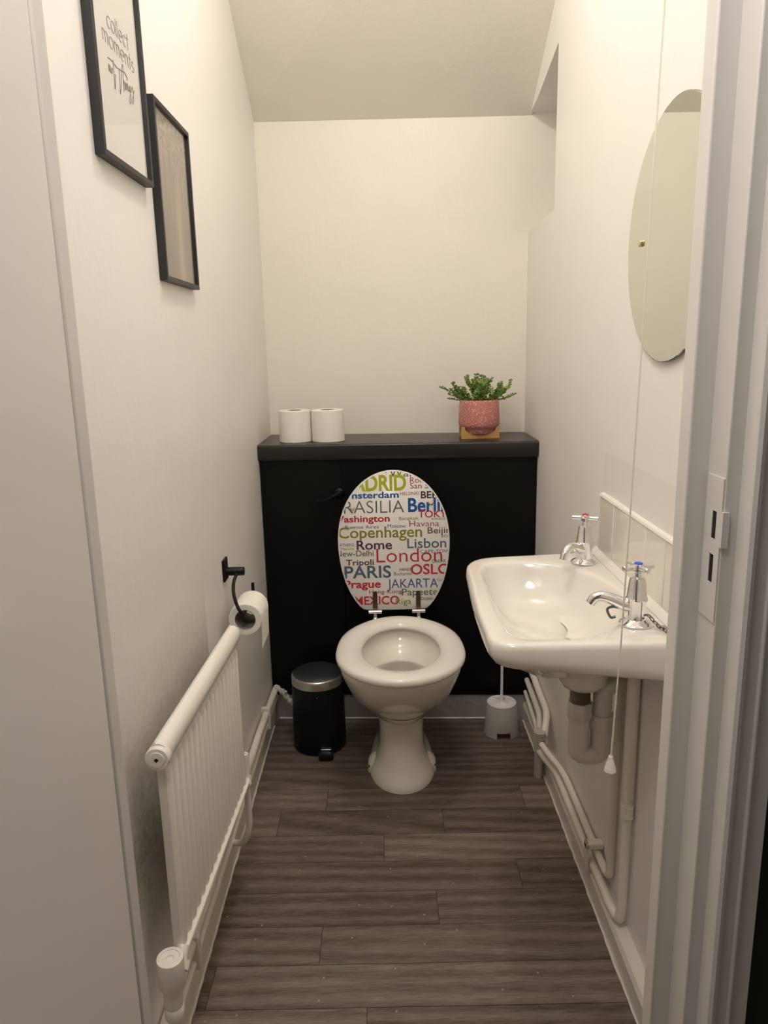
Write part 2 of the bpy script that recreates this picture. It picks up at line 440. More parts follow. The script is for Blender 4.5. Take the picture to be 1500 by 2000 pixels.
# door linings and architraves
def jamb(s, name, label):
    t = thing(name, label, 'door frame', (s * JX, 0.70, 0)); t['kind'] = 'structure'
    bm = B(); box(bm, min(s * JX, s * (JX + 0.028)), max(s * JX, s * (JX + 0.028)), 0.670, YF, 0, 2.03); sub('lining', bm, m_frame_paint, t, bevel=0.0015)
    bm = B(); box(bm, min(s * 0.2915, s * (JX + .002)), max(s * 0.2915, s * (JX + .002)), 0.708, YF - 0.001, 0, 2.01); sub('door_stop', bm, m_frame_paint, t, bevel=0.002)
    bm = B()
    pf = [(0.326, 0.670), (0.326, 0.652), (0.3275, 0.6485), (0.331, 0.6465), (0.335, 0.648), (0.337, 0.652), (0.349, 0.6535), (0.350, 0.6500), (0.3515, 0.6500), (0.353, 0.656), (0.372, 0.657), (0.374, 0.660), (0.374, 0.6715), (0.326, 0.6715)]
    prism(bm, [(s * x, y) for x, y in pf], lambda u, v, d: (u, v, d), 0, 2.10); sub('architrave', bm, m_frame_paint, t, sharp=28)
    return t
tr = jamb(1, 'trim_1', 'right door frame with stop, strike plate and moulded architrave')
bm = B()
y0, y1 = 0.671, 0.705; zs = [0.955, 1.004, 1.034, 1.040, 1.066, 1.105]; xo = JX - 0.0012
box(bm, xo, JX, y0, y1, zs[0], 0.992); box(bm, xo, JX, y0, y1, 1.020, 1.035); box(bm, xo, JX, y0, y1, 1.062, 1.095)
for (za, zb) in ((0.992, 1.020), (1.035, 1.062)):
    box(bm, xo, JX, y0, 0.681, za, zb); box(bm, xo, JX, 0.690, y1, za, zb)
box(bm, xo, JX + 0.005, 0.6675, y0, 1.030, 1.064)
sp_ = sub('strike_plate', bm, m_frame_paint, tr, 'painted-over strike plate with two slots')
for za, zb in ((0.992, 1.020), (1.035, 1.062)):
    bm = B(); box(bm, JX - 0.0004, JX + 0.0006, 0.681, 0.690, za, zb); sub('slot', bm, m_hole, sp_, 'dark latch slot')
jamb(-1, 'trim_2', 'left door frame beside the open door')

# open door leaf on the left, standing towards the hall
t = thing('door_1', 'plain off-white door standing open at the left edge', 'door', (-0.318, 0.70, 0)); t['kind'] = 'structure'
bm = B(); box(bm, -0.338, -0.2930, 0.12, 0.7070, 0.008, 2.0); sub('door_leaf', bm, m_door, t, bevel=0.002)

# hall behind the camera
bm = B()
box(bm, -HX - .05, -HX, -1.6, 0.672, 0, ZC); box(bm, HX, HX + .05, -1.6, 0.672, 0, ZC); box(bm, -HX, HX, -1.65, -1.6, 0, ZC); box(bm, -HX, HX, -1.6, 0.672, ZC, ZC + .05)
struct('wall_hall', bm, m_halltop, 'plain hall walls behind the doorway, outside the frame', 'wall', smooth=False)

# skirtings
bm = B(); prism(bm, [(XL, 0), (-0.387, 0), (-0.387, 0.068), (-0.390, 0.078), (XL, 0.080)], lambda u, v, d: (u, d, v), YF, 2.30)
struct('baseboard_left', bm, m_gloss, 'low white painted skirting under the left-hand pipes', 'baseboard', sharp=25)
bm = B(); prism(bm, [(XR, 0), (0.441, 0), (0.441, 0.050), (0.446, 0.060), (XR, 0.062)], lambda u, v, d: (u, d, v), YF, 2.275)
struct('baseboard_right', bm, m_gloss, 'low white painted skirting under the basin pipes', 'baseboard', sharp=25)
FL, FR = 2.305, 2.268            # boxing front panel at the left / right wall
def front_y(x): return FL + (FR - FL) * (x - XL) / (XR - XL)
bm = B(); prism(bm, [(XL, front_y(XL) + .004), (XR, front_y(XR) + .004), (XR, front_y(XR) + .03), (XL, front_y(XL) + .03)], lambda u, v, d: (u, v, d), 0, 0.088)
struct('baseboard_back', bm, m_skirt_b, 'rough grey plinth below the black boxing', 'baseboard', smooth=False)
# sealant bead along the floor edges
for nm, x0, x1, lab in (('trim_3', -0.3875, -0.384, 'white sealant bead along the left floor edge'), ('trim_4', 0.438, 0.4415, 'white sealant bead along the right floor edge')):
    bm = B(); pts = []
    yy = YF
    while yy < 2.27: pts.append((0.5 * (x0 + x1) + random.uniform(-.0012, .0012), yy, 0.0005)); yy += 0.02
    tube(bm, pts, 0.0028, 6); struct(nm, bm, m_gloss, lab, 'sealant')
bm = B(); tube(bm, [(XL + .02 + i * .02, front_y(XL + .02 + i * .02) + .003 + random.uniform(-.001, .001), 0.001) for i in range(41)], 0.003, 6)
struct('trim_5', bm, m_gloss, 'white sealant bead along the back plinth', 'sealant')

# ------------------------------------------------------------------ black boxing around the cistern
t = thing('cistern_boxing', 'black painted cistern boxing with shelf top across the end wall', 'boxing', (0.04, 2.29, 0.088))
SX = -0.138
def panel(x0, x1, z0, z1, dy=0.0):
    bm = B(); prism(bm, [(x0, front_y(x0) + dy), (x1, front_y(x1) + dy), (x1, front_y(x1) + 0.018), (x0, front_y(x0) + 0.018)], lambda u, v, d: (u, v, d), z0, z1); return bm
sub('front_panel', panel(XL + .002, SX - .0006, 0.088, 0.884), m_black, t, 'left-hand black panel', bevel=0.001)
sub('front_panel', panel(SX + .0006, XR - .002, 0.088, 0.884, -0.001), m_black, t, 'main black panel behind the toilet lid', bevel=0.001)
for x in (-0.375, 0.03, 0.455):
    bm = B(); lathe(bm, [(0.004, 0), (0.004, 0.001), (0.002, 0.0016)], (x, front_y(x) - .0012, 0.866 if x != .03 else .874), (0, -1, 0), 12)
    sub('screw', bm, m_black, t)
# shelf with rounded front edge
bm = B(); prof = []
for a in range(0, 91, 15): prof.append((0.007 - 0.007 * math.sin(math.radians(a)), 0.932 - 0.007 + 0.007 * math.cos(math.radians(a))) if a else (0.007, 0.932))
prof = prof + [(0.0, 0.889), (0.004, 0.884)]
ends = []
for x in (XL + .001, XR - .001):
    y = front_y(x) - 0.022
    ends.append([(x, y + d, z) for d, z in prof] + [(x, back_y(x) - 0.001, 0.884), (x, back_y(x) - 0.001, 0.932)])
loft(bm, ends); sub('shelf_top', bm, m_shelf, t, 'satin black shelf with a rounded front edge', sharp=50)
lv = (-0.146, front_y(-0.146) - 0.001, 0.776)
bm = B(); lathe(bm, [(0.019, 0), (0.019, 0.003), (0.016, 0.008), (0.010, 0.011), (0.009, 0.024), (0.006, 0.027)], lv, (0, -1, 0), 24)
tube(bm, smooth_path([(lv[0] - .002, lv[1] - .019, lv[2]), (lv[0] - .025, lv[1] - .022, lv[2] - .010), (lv[0] - .050, lv[1] - .018, lv[2] - .020), (lv[0] - .072, lv[1] - .014, lv[2] - .023)]), [0.0085] * 3 + [0.0075] * 4 + [0.006] * 4 + [0.0055] * 4 + [0.005] * 4, 12)
sub('flush_lever', bm, m_black, t, 'black flush lever on a round boss')

# ------------------------------------------------------------------ toilet
TX = 0.031
t = thing('toilet', 'white ceramic toilet with seat down and printed city-name lid raised', 'toilet', (TX, 1.98, 0))
N = 48
def egg(cy, front, back, hw, z, sq=2.0, cx=TX, n=N):
    """plan outline: rounded nose at front, squarer at back"""
    out = []
    for i in range(n):
        a = 2 * PI * i / n; c, s = math.cos(a), math.sin(a)
        e = 2.0 / (sq if s > 0 else 2.0)
        x = hw * math.copysign(abs(c) ** e, c); y = (back - cy) * math.copysign(abs(s) ** e, s) if s > 0 else (cy - front) * s
        out.append(Vector((cx + x, cy + y, z)))
    return out
bm = B()
prof = [ # cy, front, back, halfwidth, z, squareness
    (1.99, 1.853, 2.255, 0.096, 0.0, 2.4), (1.99, 1.853, 2.255, 0.096, 0.010, 2.4), (1.99, 1.862, 2.25, 0.089, 0.024, 2.5), (1.99, 1.877, 2.25, 0.078, 0.042, 2.6),
    (1.99, 1.888, 2.25, 0.069, 0.064, 2.6), (1.99, 1.897, 2.25, 0.0645, 0.090, 2.6), (1.99, 1.904, 2.25, 0.063, 0.120, 2.6), (1.99, 1.908, 2.25, 0.064, 0.150, 2.6), (1.98, 1.908, 2.25, 0.068, 0.178, 2.6),
    (1.97, 1.900, 2.25, 0.080, 0.200, 2.5), (1.96, 1.868, 2.25, 0.105, 0.228, 2.4), (1.95, 1.830, 2.24, 0.125, 0.255, 2.4), (1.93, 1.786, 2.23, 0.142, 0.290, 2.3),
    (1.92, 1.752, 2.22, 0.156, 0.328, 2.3), (1.91, 1.728, 2.21, 0.166, 0.362, 2.3), (1.91, 1.718, 2.205, 0.170, 0.382, 2.3), (1.91, 1.719, 2.205, 0.169, 0.388, 2.3),
    (1.91, 1.726, 2.20, 0.163, 0.391, 2.3), (1.92, 1.752, 2.122, 0.124, 0.391, 2.0), (1.92, 1.755, 2.118, 0.119, 0.386, 2.0), (1.92, 1.760, 2.112, 0.117, 0.365, 2.0), (1.92, 1.785, 2.086, 0.106, 0.338, 2.0),
    (1.925, 1.808, 2.050, 0.093, 0.318, 2.0), (1.928, 1.815, 2.048, 0.089, 0.311, 2.0), (1.93, 1.815, 2.056, 0.090, 0.296, 2.0), (1.93, 1.825, 2.056, 0.086, 0.250, 2.0), (1.93, 1.85, 2.04, 0.068, 0.215, 2.0), (1.93, 1.89, 1.98, 0.03, 0.203, 2.0)]
loft(bm, [egg(*q) for q in prof])
sub('pan', bm, m_ceramic, t, sharp=80)
for s in (-1, 1):                   # bolt ears at the foot
    bm = B(); rings = []
    for f in (0, 0.5, 0.8, 1.0):
        h = 0.052 * (1 - f) ** 0.5 if f < 1 else 0.001
        rings.append(ring((TX + s * (0.072 + 0.028 * f), 2.0, 0.0), 0.0001 + 0.046 * math.sqrt(max(1 - (f * .8) ** 2, 0)), 0.0005 + 0.046 * math.sqrt(max(1 - (f * .86) ** 2, 0)), 20, (0, 1, 0), (0, 0, 1)))
    for r_ in rings:
        for v in r_: v.z = max(v.z, 0.0)
    loft(bm, rings); sub('foot_ear', bm, m_ceramic, t, sharp=60)
for s in (-1, 1):
    bm = B(); lathe(bm, [(0.004, 0), (0.004, 0.002), (0.002, 0.003)], (TX + s * 0.095, 1.955, 0.028), (s * .9, -.4, 0), 12); sub('fixing_screw', bm, m_hinge, t)
bm = B(); r_ = ring((TX, 1.935, 0.236), 0.078, 0.104, 32); bm.faces.new([bm.verts.new(v) for v in r_])
sub('water_surface', bm, m_water, t, smooth=False)
# seat ring
SZ = 0.3935
def seat_out(k):                    # k: inset
    pts = []
    cy = 1.900
    for i in range(N * 2):
        a = 2 * PI * i / (N * 2); c, s = math.cos(a), math.sin(a)
        if s <= 0: x, y = (0.177 - k) * c, (0.200 - k) * s
        else:
            e = 2 / 2.45; x = (0.177 - k) * math.copysign(abs(c) ** (2 / 2.02), c) * (1 - 0.12 * s ** 3); y = (0.262 - k) * abs(s) ** e
        pts.append((TX + x, cy + y))
    return pts
def seat_in(k):
    return [(TX + 0.002 + (0.107 + k) * math.cos(2 * PI * i / (N * 2)), 1.934 + (0.162 + k) * math.sin(2 * PI * i / (N * 2))) for i in range(N * 2)]
def lift(pts, z): return [Vector((x, y, z)) for x, y in pts]
def blend(a, b, f): return [(p[0] * (1 - f) + q[0] * f, p[1] * (1 - f) + q[1] * f) for p, q in zip(a, b)]
so, si = seat_out(0), seat_in(0)
rings = [lift(seat_out(.004), SZ), lift(seat_out(0), SZ + .005), lift(seat_out(0), SZ + .013), lift(seat_out(.003), SZ + .019), lift(seat_out(.010), SZ + .0225),
         lift(blend(so, si, .3), SZ + .0245), lift(blend(so, si, .55), SZ + .0240), lift(seat_in(.014), SZ + .020), lift(seat_in(.005), SZ + .014), lift(seat_in(.001), SZ + .008), lift(seat_in(0), SZ + .003), lift(seat_in(.003), SZ)]
bm = B(); vs = quads(bm, rings)
for i in range(N * 2):
    j = (i + 1) % (N * 2); bm.faces.new((vs[-1][i], vs[-1][j], vs[0][j], vs[0][i]))
sub('seat', bm, m_seat, t, sharp=80)
# lid: local frame (lx across, lz up) standing on its hinges and leaning back on the boxing
LB = Vector((0.022, 2.186, 0.424)); lean = math.radians(7.5)
UPV = Vector((0, math.sin(lean), math.cos(lean))); OUTV = Vector((0, -math.cos(lean), math.sin(lean)))
LW, LH = 0.1725, 0.433
def lidp(x, z, d=0.0): return LB + Vector((1, 0, 0)) * x + UPV * z + OUTV * d
def lid_outline(inset=0.0):
    zc = 0.218; pts = []
    right = []
    for a in range(0, 91, 5):       # top half ellipse
        r = math.radians(a); right.append(((LW - inset) * math.cos(r), zc + (LH - zc - inset) * math.sin(r)))
    low = [(0.997, .19), (0.975, .155), (0.94, .122), (0.885, .088), (0.80, .055), (0.715, .030), (0.635, .012), (0.575, .003), (0.52, 0.0), (0.3, -0.001), (0, -0.001)]
    low = [((f * LW) - inset * min(1, f * 1.4), z + (inset if z < .1 else inset * .5)) for f, z in low]
    full_right = low[::-1] + right  # bottom centre -> top centre
    left = [(-x, z) for x, z in full_right[1:-1]][::-1]
    return full_right + left
bm = B()
rs = [[lidp(x, z, -0.016) for x, z in lid_outline(.003)], [lidp(x, z, -0.013) for x, z in lid_outline(0)], [lidp(x, z, -0.003) for x, z in lid_outline(0)], [lidp(x, z, 0) for x, z in lid_outline(.003)]]
loft(bm, rs)
lid = sub('lid', bm, m_lid, t, 'oval lid printed with coloured city names', sharp=50)

# lettering
_tc = {}
def text_geo(body, bold):
    key = (body, bold)
    if key in _tc: return _tc[key]
    cu = bpy.data.curves.new('t', 'FONT'); cu.body = body; cu.size = 1.0; cu.fill_mode = 'FRONT'; cu.resolution_u = 4
    cu.offset = bold
    o = bpy.data.objects.new('t', cu); COL.objects.link(o)
    dg = bpy.context.evaluated_depsgraph_get(); ev = o.evaluated_get(dg); me = ev.to_mesh()
    V = [tuple(v.co) for v in me.vertices]; F = [tuple(p.vertices) for p in me.polygons]
    ev.to_mesh_clear(); bpy.data.objects.remove(o); bpy.data.curves.remove(cu)
    _tc[key] = (V, F); return V, F
CAPH = max(v[1] for v in text_geo('H', 0.0)[0])
inks = {'purple': srgb(72, 42, 62), 'lime': srgb(168, 178, 42), 'dred': srgb(150, 62, 70), 'blue': srgb(24, 84, 148), 'grey': srgb(98, 106, 114), 'red': srgb(178, 34, 58),
        'olive': srgb(128, 132, 48), 'slate': srgb(82, 96, 112), 'green': srgb(84, 102, 70), 'navy': srgb(54, 88, 134), 'pale': srgb(150, 148, 96)}
ink_i = {n: i for i, n in enumerate(inks)}
ink_m = [simple('ink_' + n, c, 0.35) for n, c in inks.items()]
WORDS = [ # text, x0, x1, baseline, cap top, weight, ink  (drawing units: lid face 1170 wide, 1470 tall)
 ('NEW YORK', 260, 690, 140, 80, .0, 'purple'), ('Warsaw', 715, 1190, 182, 92, .0, 'green'), ('MADRID', 200, 890, 320, 165, .03, 'lime'), ('Roma', 930, 1135, 248, 190, 0, 'dred'),
 ('San Salvador', 930, 1400, 308, 250, 0, 'dred'), ('Amsterdam', 190, 812, 398, 335, .025, 'blue'), ('HELSINKI', 825, 1022, 375, 340, 0, 'dred'), ('BERN', 1040, 1300, 410, 340, .022, 'purple'),
 ('BRASILIA', 130, 865, 555, 425, -.008, 'grey'), ('Berlin', 905, 1330, 548, 410, .025, 'blue'), ('TOKYO', 1010, 1390, 612, 540, .012, 'red'), ('Washington', 100, 712, 645, 580, .022, 'red'),
 ('Bangkok', 810, 1015, 633, 600, 0, 'olive'), ('KINGSTON', 1150, 1400, 640, 618, 0, 'grey'), ('Havana', 915, 1225, 705, 645, -.004, 'dred'), ('Buenos Aires', 245, 595, 715, 680, 0, 'grey'),
 ('Moscow', 690, 876, 713, 675, 0, 'navy'), ('Copenhagen', 172, 1046, 812, 700, .012, 'olive'), ('Beijing', 1105, 1400, 780, 715, 0, 'purple'), ('SOFIA', 1245, 1400, 825, 798, 0, 'grey'),
 ('ATHENS', 180, 335, 900, 868, 0, 'grey'), ('Rome', 360, 730, 935, 842, .014, 'purple'), ('Lisbon', 890, 1297, 930, 830, .008, 'slate'), ('Manila', 195, 330, 935, 912, 0, 'pale'),
 ('New-Delhi', 145, 536, 1005, 945, .004, 'green'), ('CAPE-TOWN', 1025, 1375, 985, 952, 0, 'slate'), ('London', 565, 1252, 1075, 930, -.006, 'red'), ('Tripoli', 245, 536, 1100, 1040, .012, 'purple'),
 ('DAKAR', 1145, 1290, 1090, 1055, 0, 'slate'), ('PARIS', 225, 715, 1235, 1112, .018, 'slate'), ('HANOI', 803, 925, 1170, 1140, .008, 'purple'), ('Bucharest', 745, 935, 1215, 1182, 0, 'green'),
 ('OSLO', 920, 1330, 1208, 1105, .014, 'red'), ('Prague', 222, 605, 1340, 1262, .022, 'red'), ('JAKARTA', 675, 1203, 1350, 1255, -.002, 'navy'), ('Tunis', 1190, 1262, 1285, 1262, 0, 'grey'),
 ('Hong-Kong', 480, 823, 1405, 1365, 0, 'dred'), ('Papeete', 825, 1200, 1430, 1360, 0, 'green'), ('MEXICO', 326, 795, 1520, 1435, .016, 'red'), ('Riga', 760, 920, 1525, 1462, 0, 'olive'), ('Dublin', 1020, 1160, 1485, 1450, 0, 'grey')]
outl = lid_outline(0.0045)
big = B()
for wi, (body, x0, x1, yb, yt, bold, ink) in enumerate(WORDS):
    V, F = text_geo(body, bold); mnx = min(v[0] for v in V); mxx = max(v[0] for v in V)
    sx = (x1 - x0) / (mxx - mnx); sy = (yb - yt) / CAPH
    b2 = B(); vv = []
    for v in V:
        px = x0 + (v[0] - mnx) * sx; py = yb - v[1] * sy
        vv.append(b2.verts.new(((px - 750) / 1170 * 2 * LW, (1580 - py) / 1470 * LH, 0)))
    for f in F:
        try: b2.faces.new([vv[i] for i in f])
        except ValueError: pass
    n = len(outl)
    for i in range(n):
        a, b = outl[i], outl[(i + 1) % n]
        d = Vector((b[0] - a[0], b[1] - a[1], 0))
        if d.length < 1e-6: continue
        nrm = Vector((d.y, -d.x, 0))
        bmesh.ops.bisect_plane(b2, geom=b2.verts[:] + b2.edges[:] + b2.faces[:], plane_co=(a[0], a[1], 0), plane_no=nrm, clear_outer=True)
    mp = {}
    for v in b2.verts: mp[v] = big.verts.new(lidp(v.co.x, v.co.y, 0.0003 + 0.00002 * wi))
    for f in b2.faces:
        nf = big.faces.new([mp[v] for v in f.verts]); nf.material_index = ink_i[ink]
    b2.free()
sub('lettering', big, ink_m, lid, 'multicoloured city names in mixed lettering', smooth=False)
for px, py in ((325, 493), (1140, 455)):
    bm = B(); lathe(bm, [(0.0072, 0), (0.0072, 0.004), (0.005, 0.007), (0.001, 0.008)], lidp((px - 750) / 1170 * 2 * LW, (1580 - py) / 1470 * LH), OUTV, 16); sub('buffer', bm, m_rubber, lid, 'small cream rubber buffer')
for x in (-0.062, 0.072):            # hinges
    xc = 0.022 + x
    bm = B()
    for d in (0,):
        prism(bm, [(xc - .0075, 0.0), (xc + .0075, 0.0), (xc + .0068, .058), (xc + .004, .064), (xc - .004, .064), (xc - .0068, .058)], lambda u, v, d: lidp(u - .022, v - .006, d), 0.0003, 0.0035)
    for h in (0.018, 0.046):
        lathe(bm, [(0.0035, 0.003), (0.0035, 0.0045), (0.0015, 0.005)], lidp(x, h), OUTV, 10)
    hg = sub('hinge', bm, m_hinge, t, sharp=30)
    bm = B(); tube(bm, [(xc - .020, 2.171, 0.423), (xc + .020, 2.171, 0.423)], 0.0058, 14); tube(bm, [(xc, 2.171, 0.423), (xc, 2.171, 0.396)], 0.006, 12)
    lathe(bm, [(0.012, 0.391), (0.012, 0.397), (0.009, 0.403), (0.006, 0.407)], (xc, 2.171, 0), (0, 0, 1), 16)
    sub('hinge_pin', bm, m_chrome, hg, 'bright chrome hinge barrel')

# ------------------------------------------------------------------ pedal bin
bc = (-0.224, 2.137)
t = thing('pedal_bin', 'small black pedal bin with steel-rimmed dark lid beside the toilet', 'bin', (bc[0], bc[1], 0))
bm = B(); lathe(bm, [(0.074, 0), (0.079, 0.004), (0.082, 0.012), (0.0825, 0.05), (0.079, 0.214), (0.078, 0.216)], bc + (0,), n=48); sub('body', bm, m_blackmetal, t, sharp=50)
ld = None
bm = B(); lathe(bm, [(0.0785, 0.2145), (0.080, 0.216), (0.080, 0.238), (0.078, 0.242), (0.0755, 0.2435)], bc + (0,), n=48, cap1=True); ld = sub('lid', bm, m_steel, t, 'brushed steel lid rim', sharp=35)
bm = B(); lathe(bm, [(0.0755, 0.2436), (0.070, 0.2465), (0.050, 0.2505), (0.025, 0.2525), (0.002, 0.253)], bc + (0,), n=48); sub('lid_top', bm, m_darksteel, ld, 'dark domed lid top', sharp=50)
bm = B(); px = bc[0] + .026; py = bc[1] - .081
rr = []
for d, hw_, z0, z1 in ((0.012, .017, .010, .030), (-0.006, .022, .006, .031), (-0.018, .023, .004, .028), (-0.026, .019, .004, .018)):
    rr.append([Vector((px + sx * hw_, py + d, z)) for sx, z in ((-1, z0), (-.6, z0 - .002), (.6, z0 - .002), (1, z0), (1, z1 - .003), (.6, z1), (-.6, z1), (-1, z1 - .003))])
loft(bm, rr); pd = sub('pedal', bm, m_blackmetal, t, 'black foot pedal', sharp=50, bevel=.002)
bm = B(); box(bm, px - .016, px + .016, py - .012, py + .002, .0305, .0325); sub('pedal_glint', bm, m_steel, pd, 'narrow steel strip for the pedal glint', bevel=.001)  # bright strip added as the highlight on top of the pedal
bm = B(); lathe(bm, [(0.003, 0), (0.003, 0.0008), (0.002, 0.001)], (bc[0] + .004, bc[1] - .0797, 0.196), (0, -1, 0), 14); sub('badge', bm, m_darksteel, t, 'tiny round grey mark')
for s in (-1, 1):
    bm = B(); tube(bm, [(bc[0] + s * .018, bc[1] + .078, .205), (bc[0] + s * .018, bc[1] + .086, .225), (bc[0] + s * .018, bc[1] + .078, .243)], .004, 8)
    sub('lid_hinge', bm, m_blackmetal, t)

# ------------------------------------------------------------------ toilet brush and its holder
hc = (0.3565, 2.19)
t = thing('brush_holder', 'white plastic tapered toilet-brush holder with a notch, on the floor under the basin', 'brush holder', (hc[0], hc[1], 0))
bm = B(); n = 64; rings = []
prof = [(0.0563, 0.0), (0.0560, 0.006), (0.0545, 0.020), (0.0545, 0.0205), (0.0485, 0.098), (0.0475, 0.1)]
an = [2 * PI * i / n for i in range(n)]
vs = [[bm.verts.new((hc[0] + r * math.cos(a), hc[1] + r * math.sin(a), z)) for a in an] for r, z in prof]
def notch(i): return abs(((an[i] + PI / n) - 1.5 * PI)) < 0.41
for ri in range(len(prof) - 1):
    for i in range(n):
        j = (i + 1) % n
        if ri < 2 and notch(i): continue
        bm.faces.new((vs[ri][i], vs[ri][j], vs[ri + 1][j], vs[ri + 1][i]))
bmesh.ops.solidify(bm, geom=bm.faces[:], thickness=0.0022)
sub('pot', bm, m_plastic, t, sharp=40)
t = thing('toilet_brush', 'white plastic toilet brush standing in its holder, thin handle upright', 'toilet brush', (hc[0], hc[1], 0.1))
bm = B(); lathe(bm, [(0.0462, 0.1002), (0.0468, 0.1015), (0.0462, 0.1045), (0.0435, 0.1045), (0.0425, 0.1015), (0.012, 0.1015), (0.008, 0.104), (0.0055, 0.112)], hc + (0,), n=48)
for i in range(12):
    a = 2 * PI * i / 12; d = Vector((math.cos(a), math.sin(a), 0)); q = Vector((-d.y, d.x, 0)); c = Vector((hc[0], hc[1], 0.1015))
    prism(bm, [(0.010, 0), (0.043, 0), (0.043, .0018), (0.010, .003)], lambda u, v, w_: c + d * u + q * w_ + Vector((0, 0, v)), -.0007, .0007)
sub('splash_cap', bm, m_plastic, t, sharp=35)
bm = B(); tube(bm, [(hc[0], hc[1], 0.103), (hc[0], hc[1], 0.24), (hc[0], hc[1], 0.241), (hc[0], hc[1], 0.39)], [0.0048, 0.0042, 0.0052, 0.0058], 14); sub('handle', bm, m_plastic, t)
bm = B(); lathe(bm, [(0.012, 0.015), (0.034, 0.022), (0.036, 0.06), (0.030, 0.085), (0.008, 0.095)], hc + (0,), n=24); sub('bristles', bm, m_plastic, t)

# ------------------------------------------------------------------ washbasin
def radial(poly, c, n=96):
    out = []; P_ = [Vector((x - c[0], y - c[1])) for x, y in poly]; m = len(P_)
    for i in range(n):
        a = 2 * PI * i / n; d = Vector((math.cos(a), math.sin(a))); best = None
        for k in range(m):
            p, q = P_[k], P_[(k + 1) % m]; e = q - p; den = d.x * e.y - d.y * e.x
            if abs(den) < 1e-12: continue
            tt = (p.x * e.y - p.y * e.x) / den; uu = (p.x * d.y - p.y * d.x) / den
            if tt > 0 and -1e-6 <= uu <= 1 + 1e-6 and (best is None or tt > best): best = tt
        out.append((c[0] + d.x * best, c[1] + d.y * best))
    return out
def rounded(poly, rad, k=8):
    out = []; n = len(poly)
    for i in range(n):
        a, b, c = Vector(poly[i - 1]), Vector(poly[i]), Vector(poly[(i + 1) % n]); r = rad[i]
        p0 = b + (a - b).normalized() * r; p1 = b + (c - b).normalized() * r
        for j in range(k + 1):
            s = j / k; out.append(tuple((1 - s) ** 2 * p0 + 2 * s * (1 - s) * b + s * s * p1))
    return out
BXW = 0.461
cen = (0.315, 1.315)
bout = rounded([(0.158, 1.068), (BXW, 1.066), (BXW, 1.592), (0.168, 1.562), (0.1515, 1.24)], [0.042, 0.006, 0.006, 0.075, 0.10], 8)
O = radial(bout, cen)
inner = [tuple(v)[:2] for v in smooth_path([(x, y, 0) for x, y in [(0.192, 1.13), (0.212, 1.098), (0.30, 1.096), (0.355, 1.126), (0.392, 1.175), (0.425, 1.245), (0.434, 1.315), (0.425, 1.385), (0.398, 1.45), (0.36, 1.495), (0.29, 1.523), (0.222, 1.518), (0.196, 1.48), (0.190, 1.40), (0.187, 1.25), (0.192, 1.13)]], 6)][:-1]
I = radial(inner, cen)
def ins(P_, k, wall=False):
    out = []
    for x, y in P_:
        d = Vector((x - cen[0], y - cen[1])); f = max(0.0, 1 - k / d.length); q = Vector(cen) + d * f
        if wall and x > BXW - .012: q.x = min(x, BXW)
        out.append((q.x, q.y))
    return out
def zs(P_, f): return [Vector((x, y, f(x, y) if callable(f) else f)) for x, y in P_]
def mixp(a, b, t_): return [(p[0] * (1 - t_) + q[0] * t_, p[1] * (1 - t_) + q[1] * t_) for p, q in zip(a, b)]
circ = lambda r: [(0.372 + r * math.cos(2 * PI * i / 96), 1.328 + r * math.sin(2 * PI * i / 96)) for i in range(96)]
RZ = 0.768
def apz(x, y): return 0.735 - 0.105 * (x - 0.155)
rings = [zs(circ(.028), 0.573), zs(circ(.038), 0.576), zs(circ(.046), 0.588), zs(circ(.053), 0.612), zs(mixp(circ(.075), ins(O, .13, True), .25), 0.640), zs(mixp(circ(.08), ins(O, .10, True), .65), 0.654), zs(ins(O, .065, True), lambda x, y: apz(x, y) - .026), zs(ins(O, .034, True), lambda x, y: apz(x, y) - .012),
         zs(ins(O, .012, True), lambda x, y: apz(x, y) - .006), zs(ins(O, .003, True), lambda x, y: apz(x, y) + .004), zs(O, lambda x, y: apz(x, y) + .014), zs(ins(O, .001, True), RZ - .010), zs(ins(O, .003, True), RZ - .004), zs(ins(O, .008, True), RZ - .0005), zs(ins(O, .013, True), RZ),
         zs(mixp(ins(O, .013, True), I, .8), RZ - .001), zs(I, RZ - .002), zs(ins(I, .004), RZ - .006), zs(ins(I, .009), RZ - .018), zs(ins(I, .022), RZ - .042), zs(ins(I, .042), RZ - .066), zs(ins(I, .058), RZ - .077), zs(ins(I, .075), RZ - .083), zs(ins(I, .10), RZ - .088), zs(mixp(ins(I, .12), circ(.02), .7), RZ - .098), zs(circ(.019), RZ - .101)]
t = thing('washbasin', 'white ceramic washbasin with two chrome taps on the right-hand wall', 'washbasin', (0.33, 1.33, 0.62))
bm = B(); loft(bm, rings); basin = sub('bowl', bm, m_ceramic_b, t, sharp=70)
bm = B(); lathe(bm, [(0.021, RZ - .1005), (0.021, RZ - .098), (0.016, RZ - .0975), (0.013, RZ - .104)], (0.372, 1.328, 0), n=24); sub('waste_ring', bm, m_chrome, t, 'chrome waste ring')

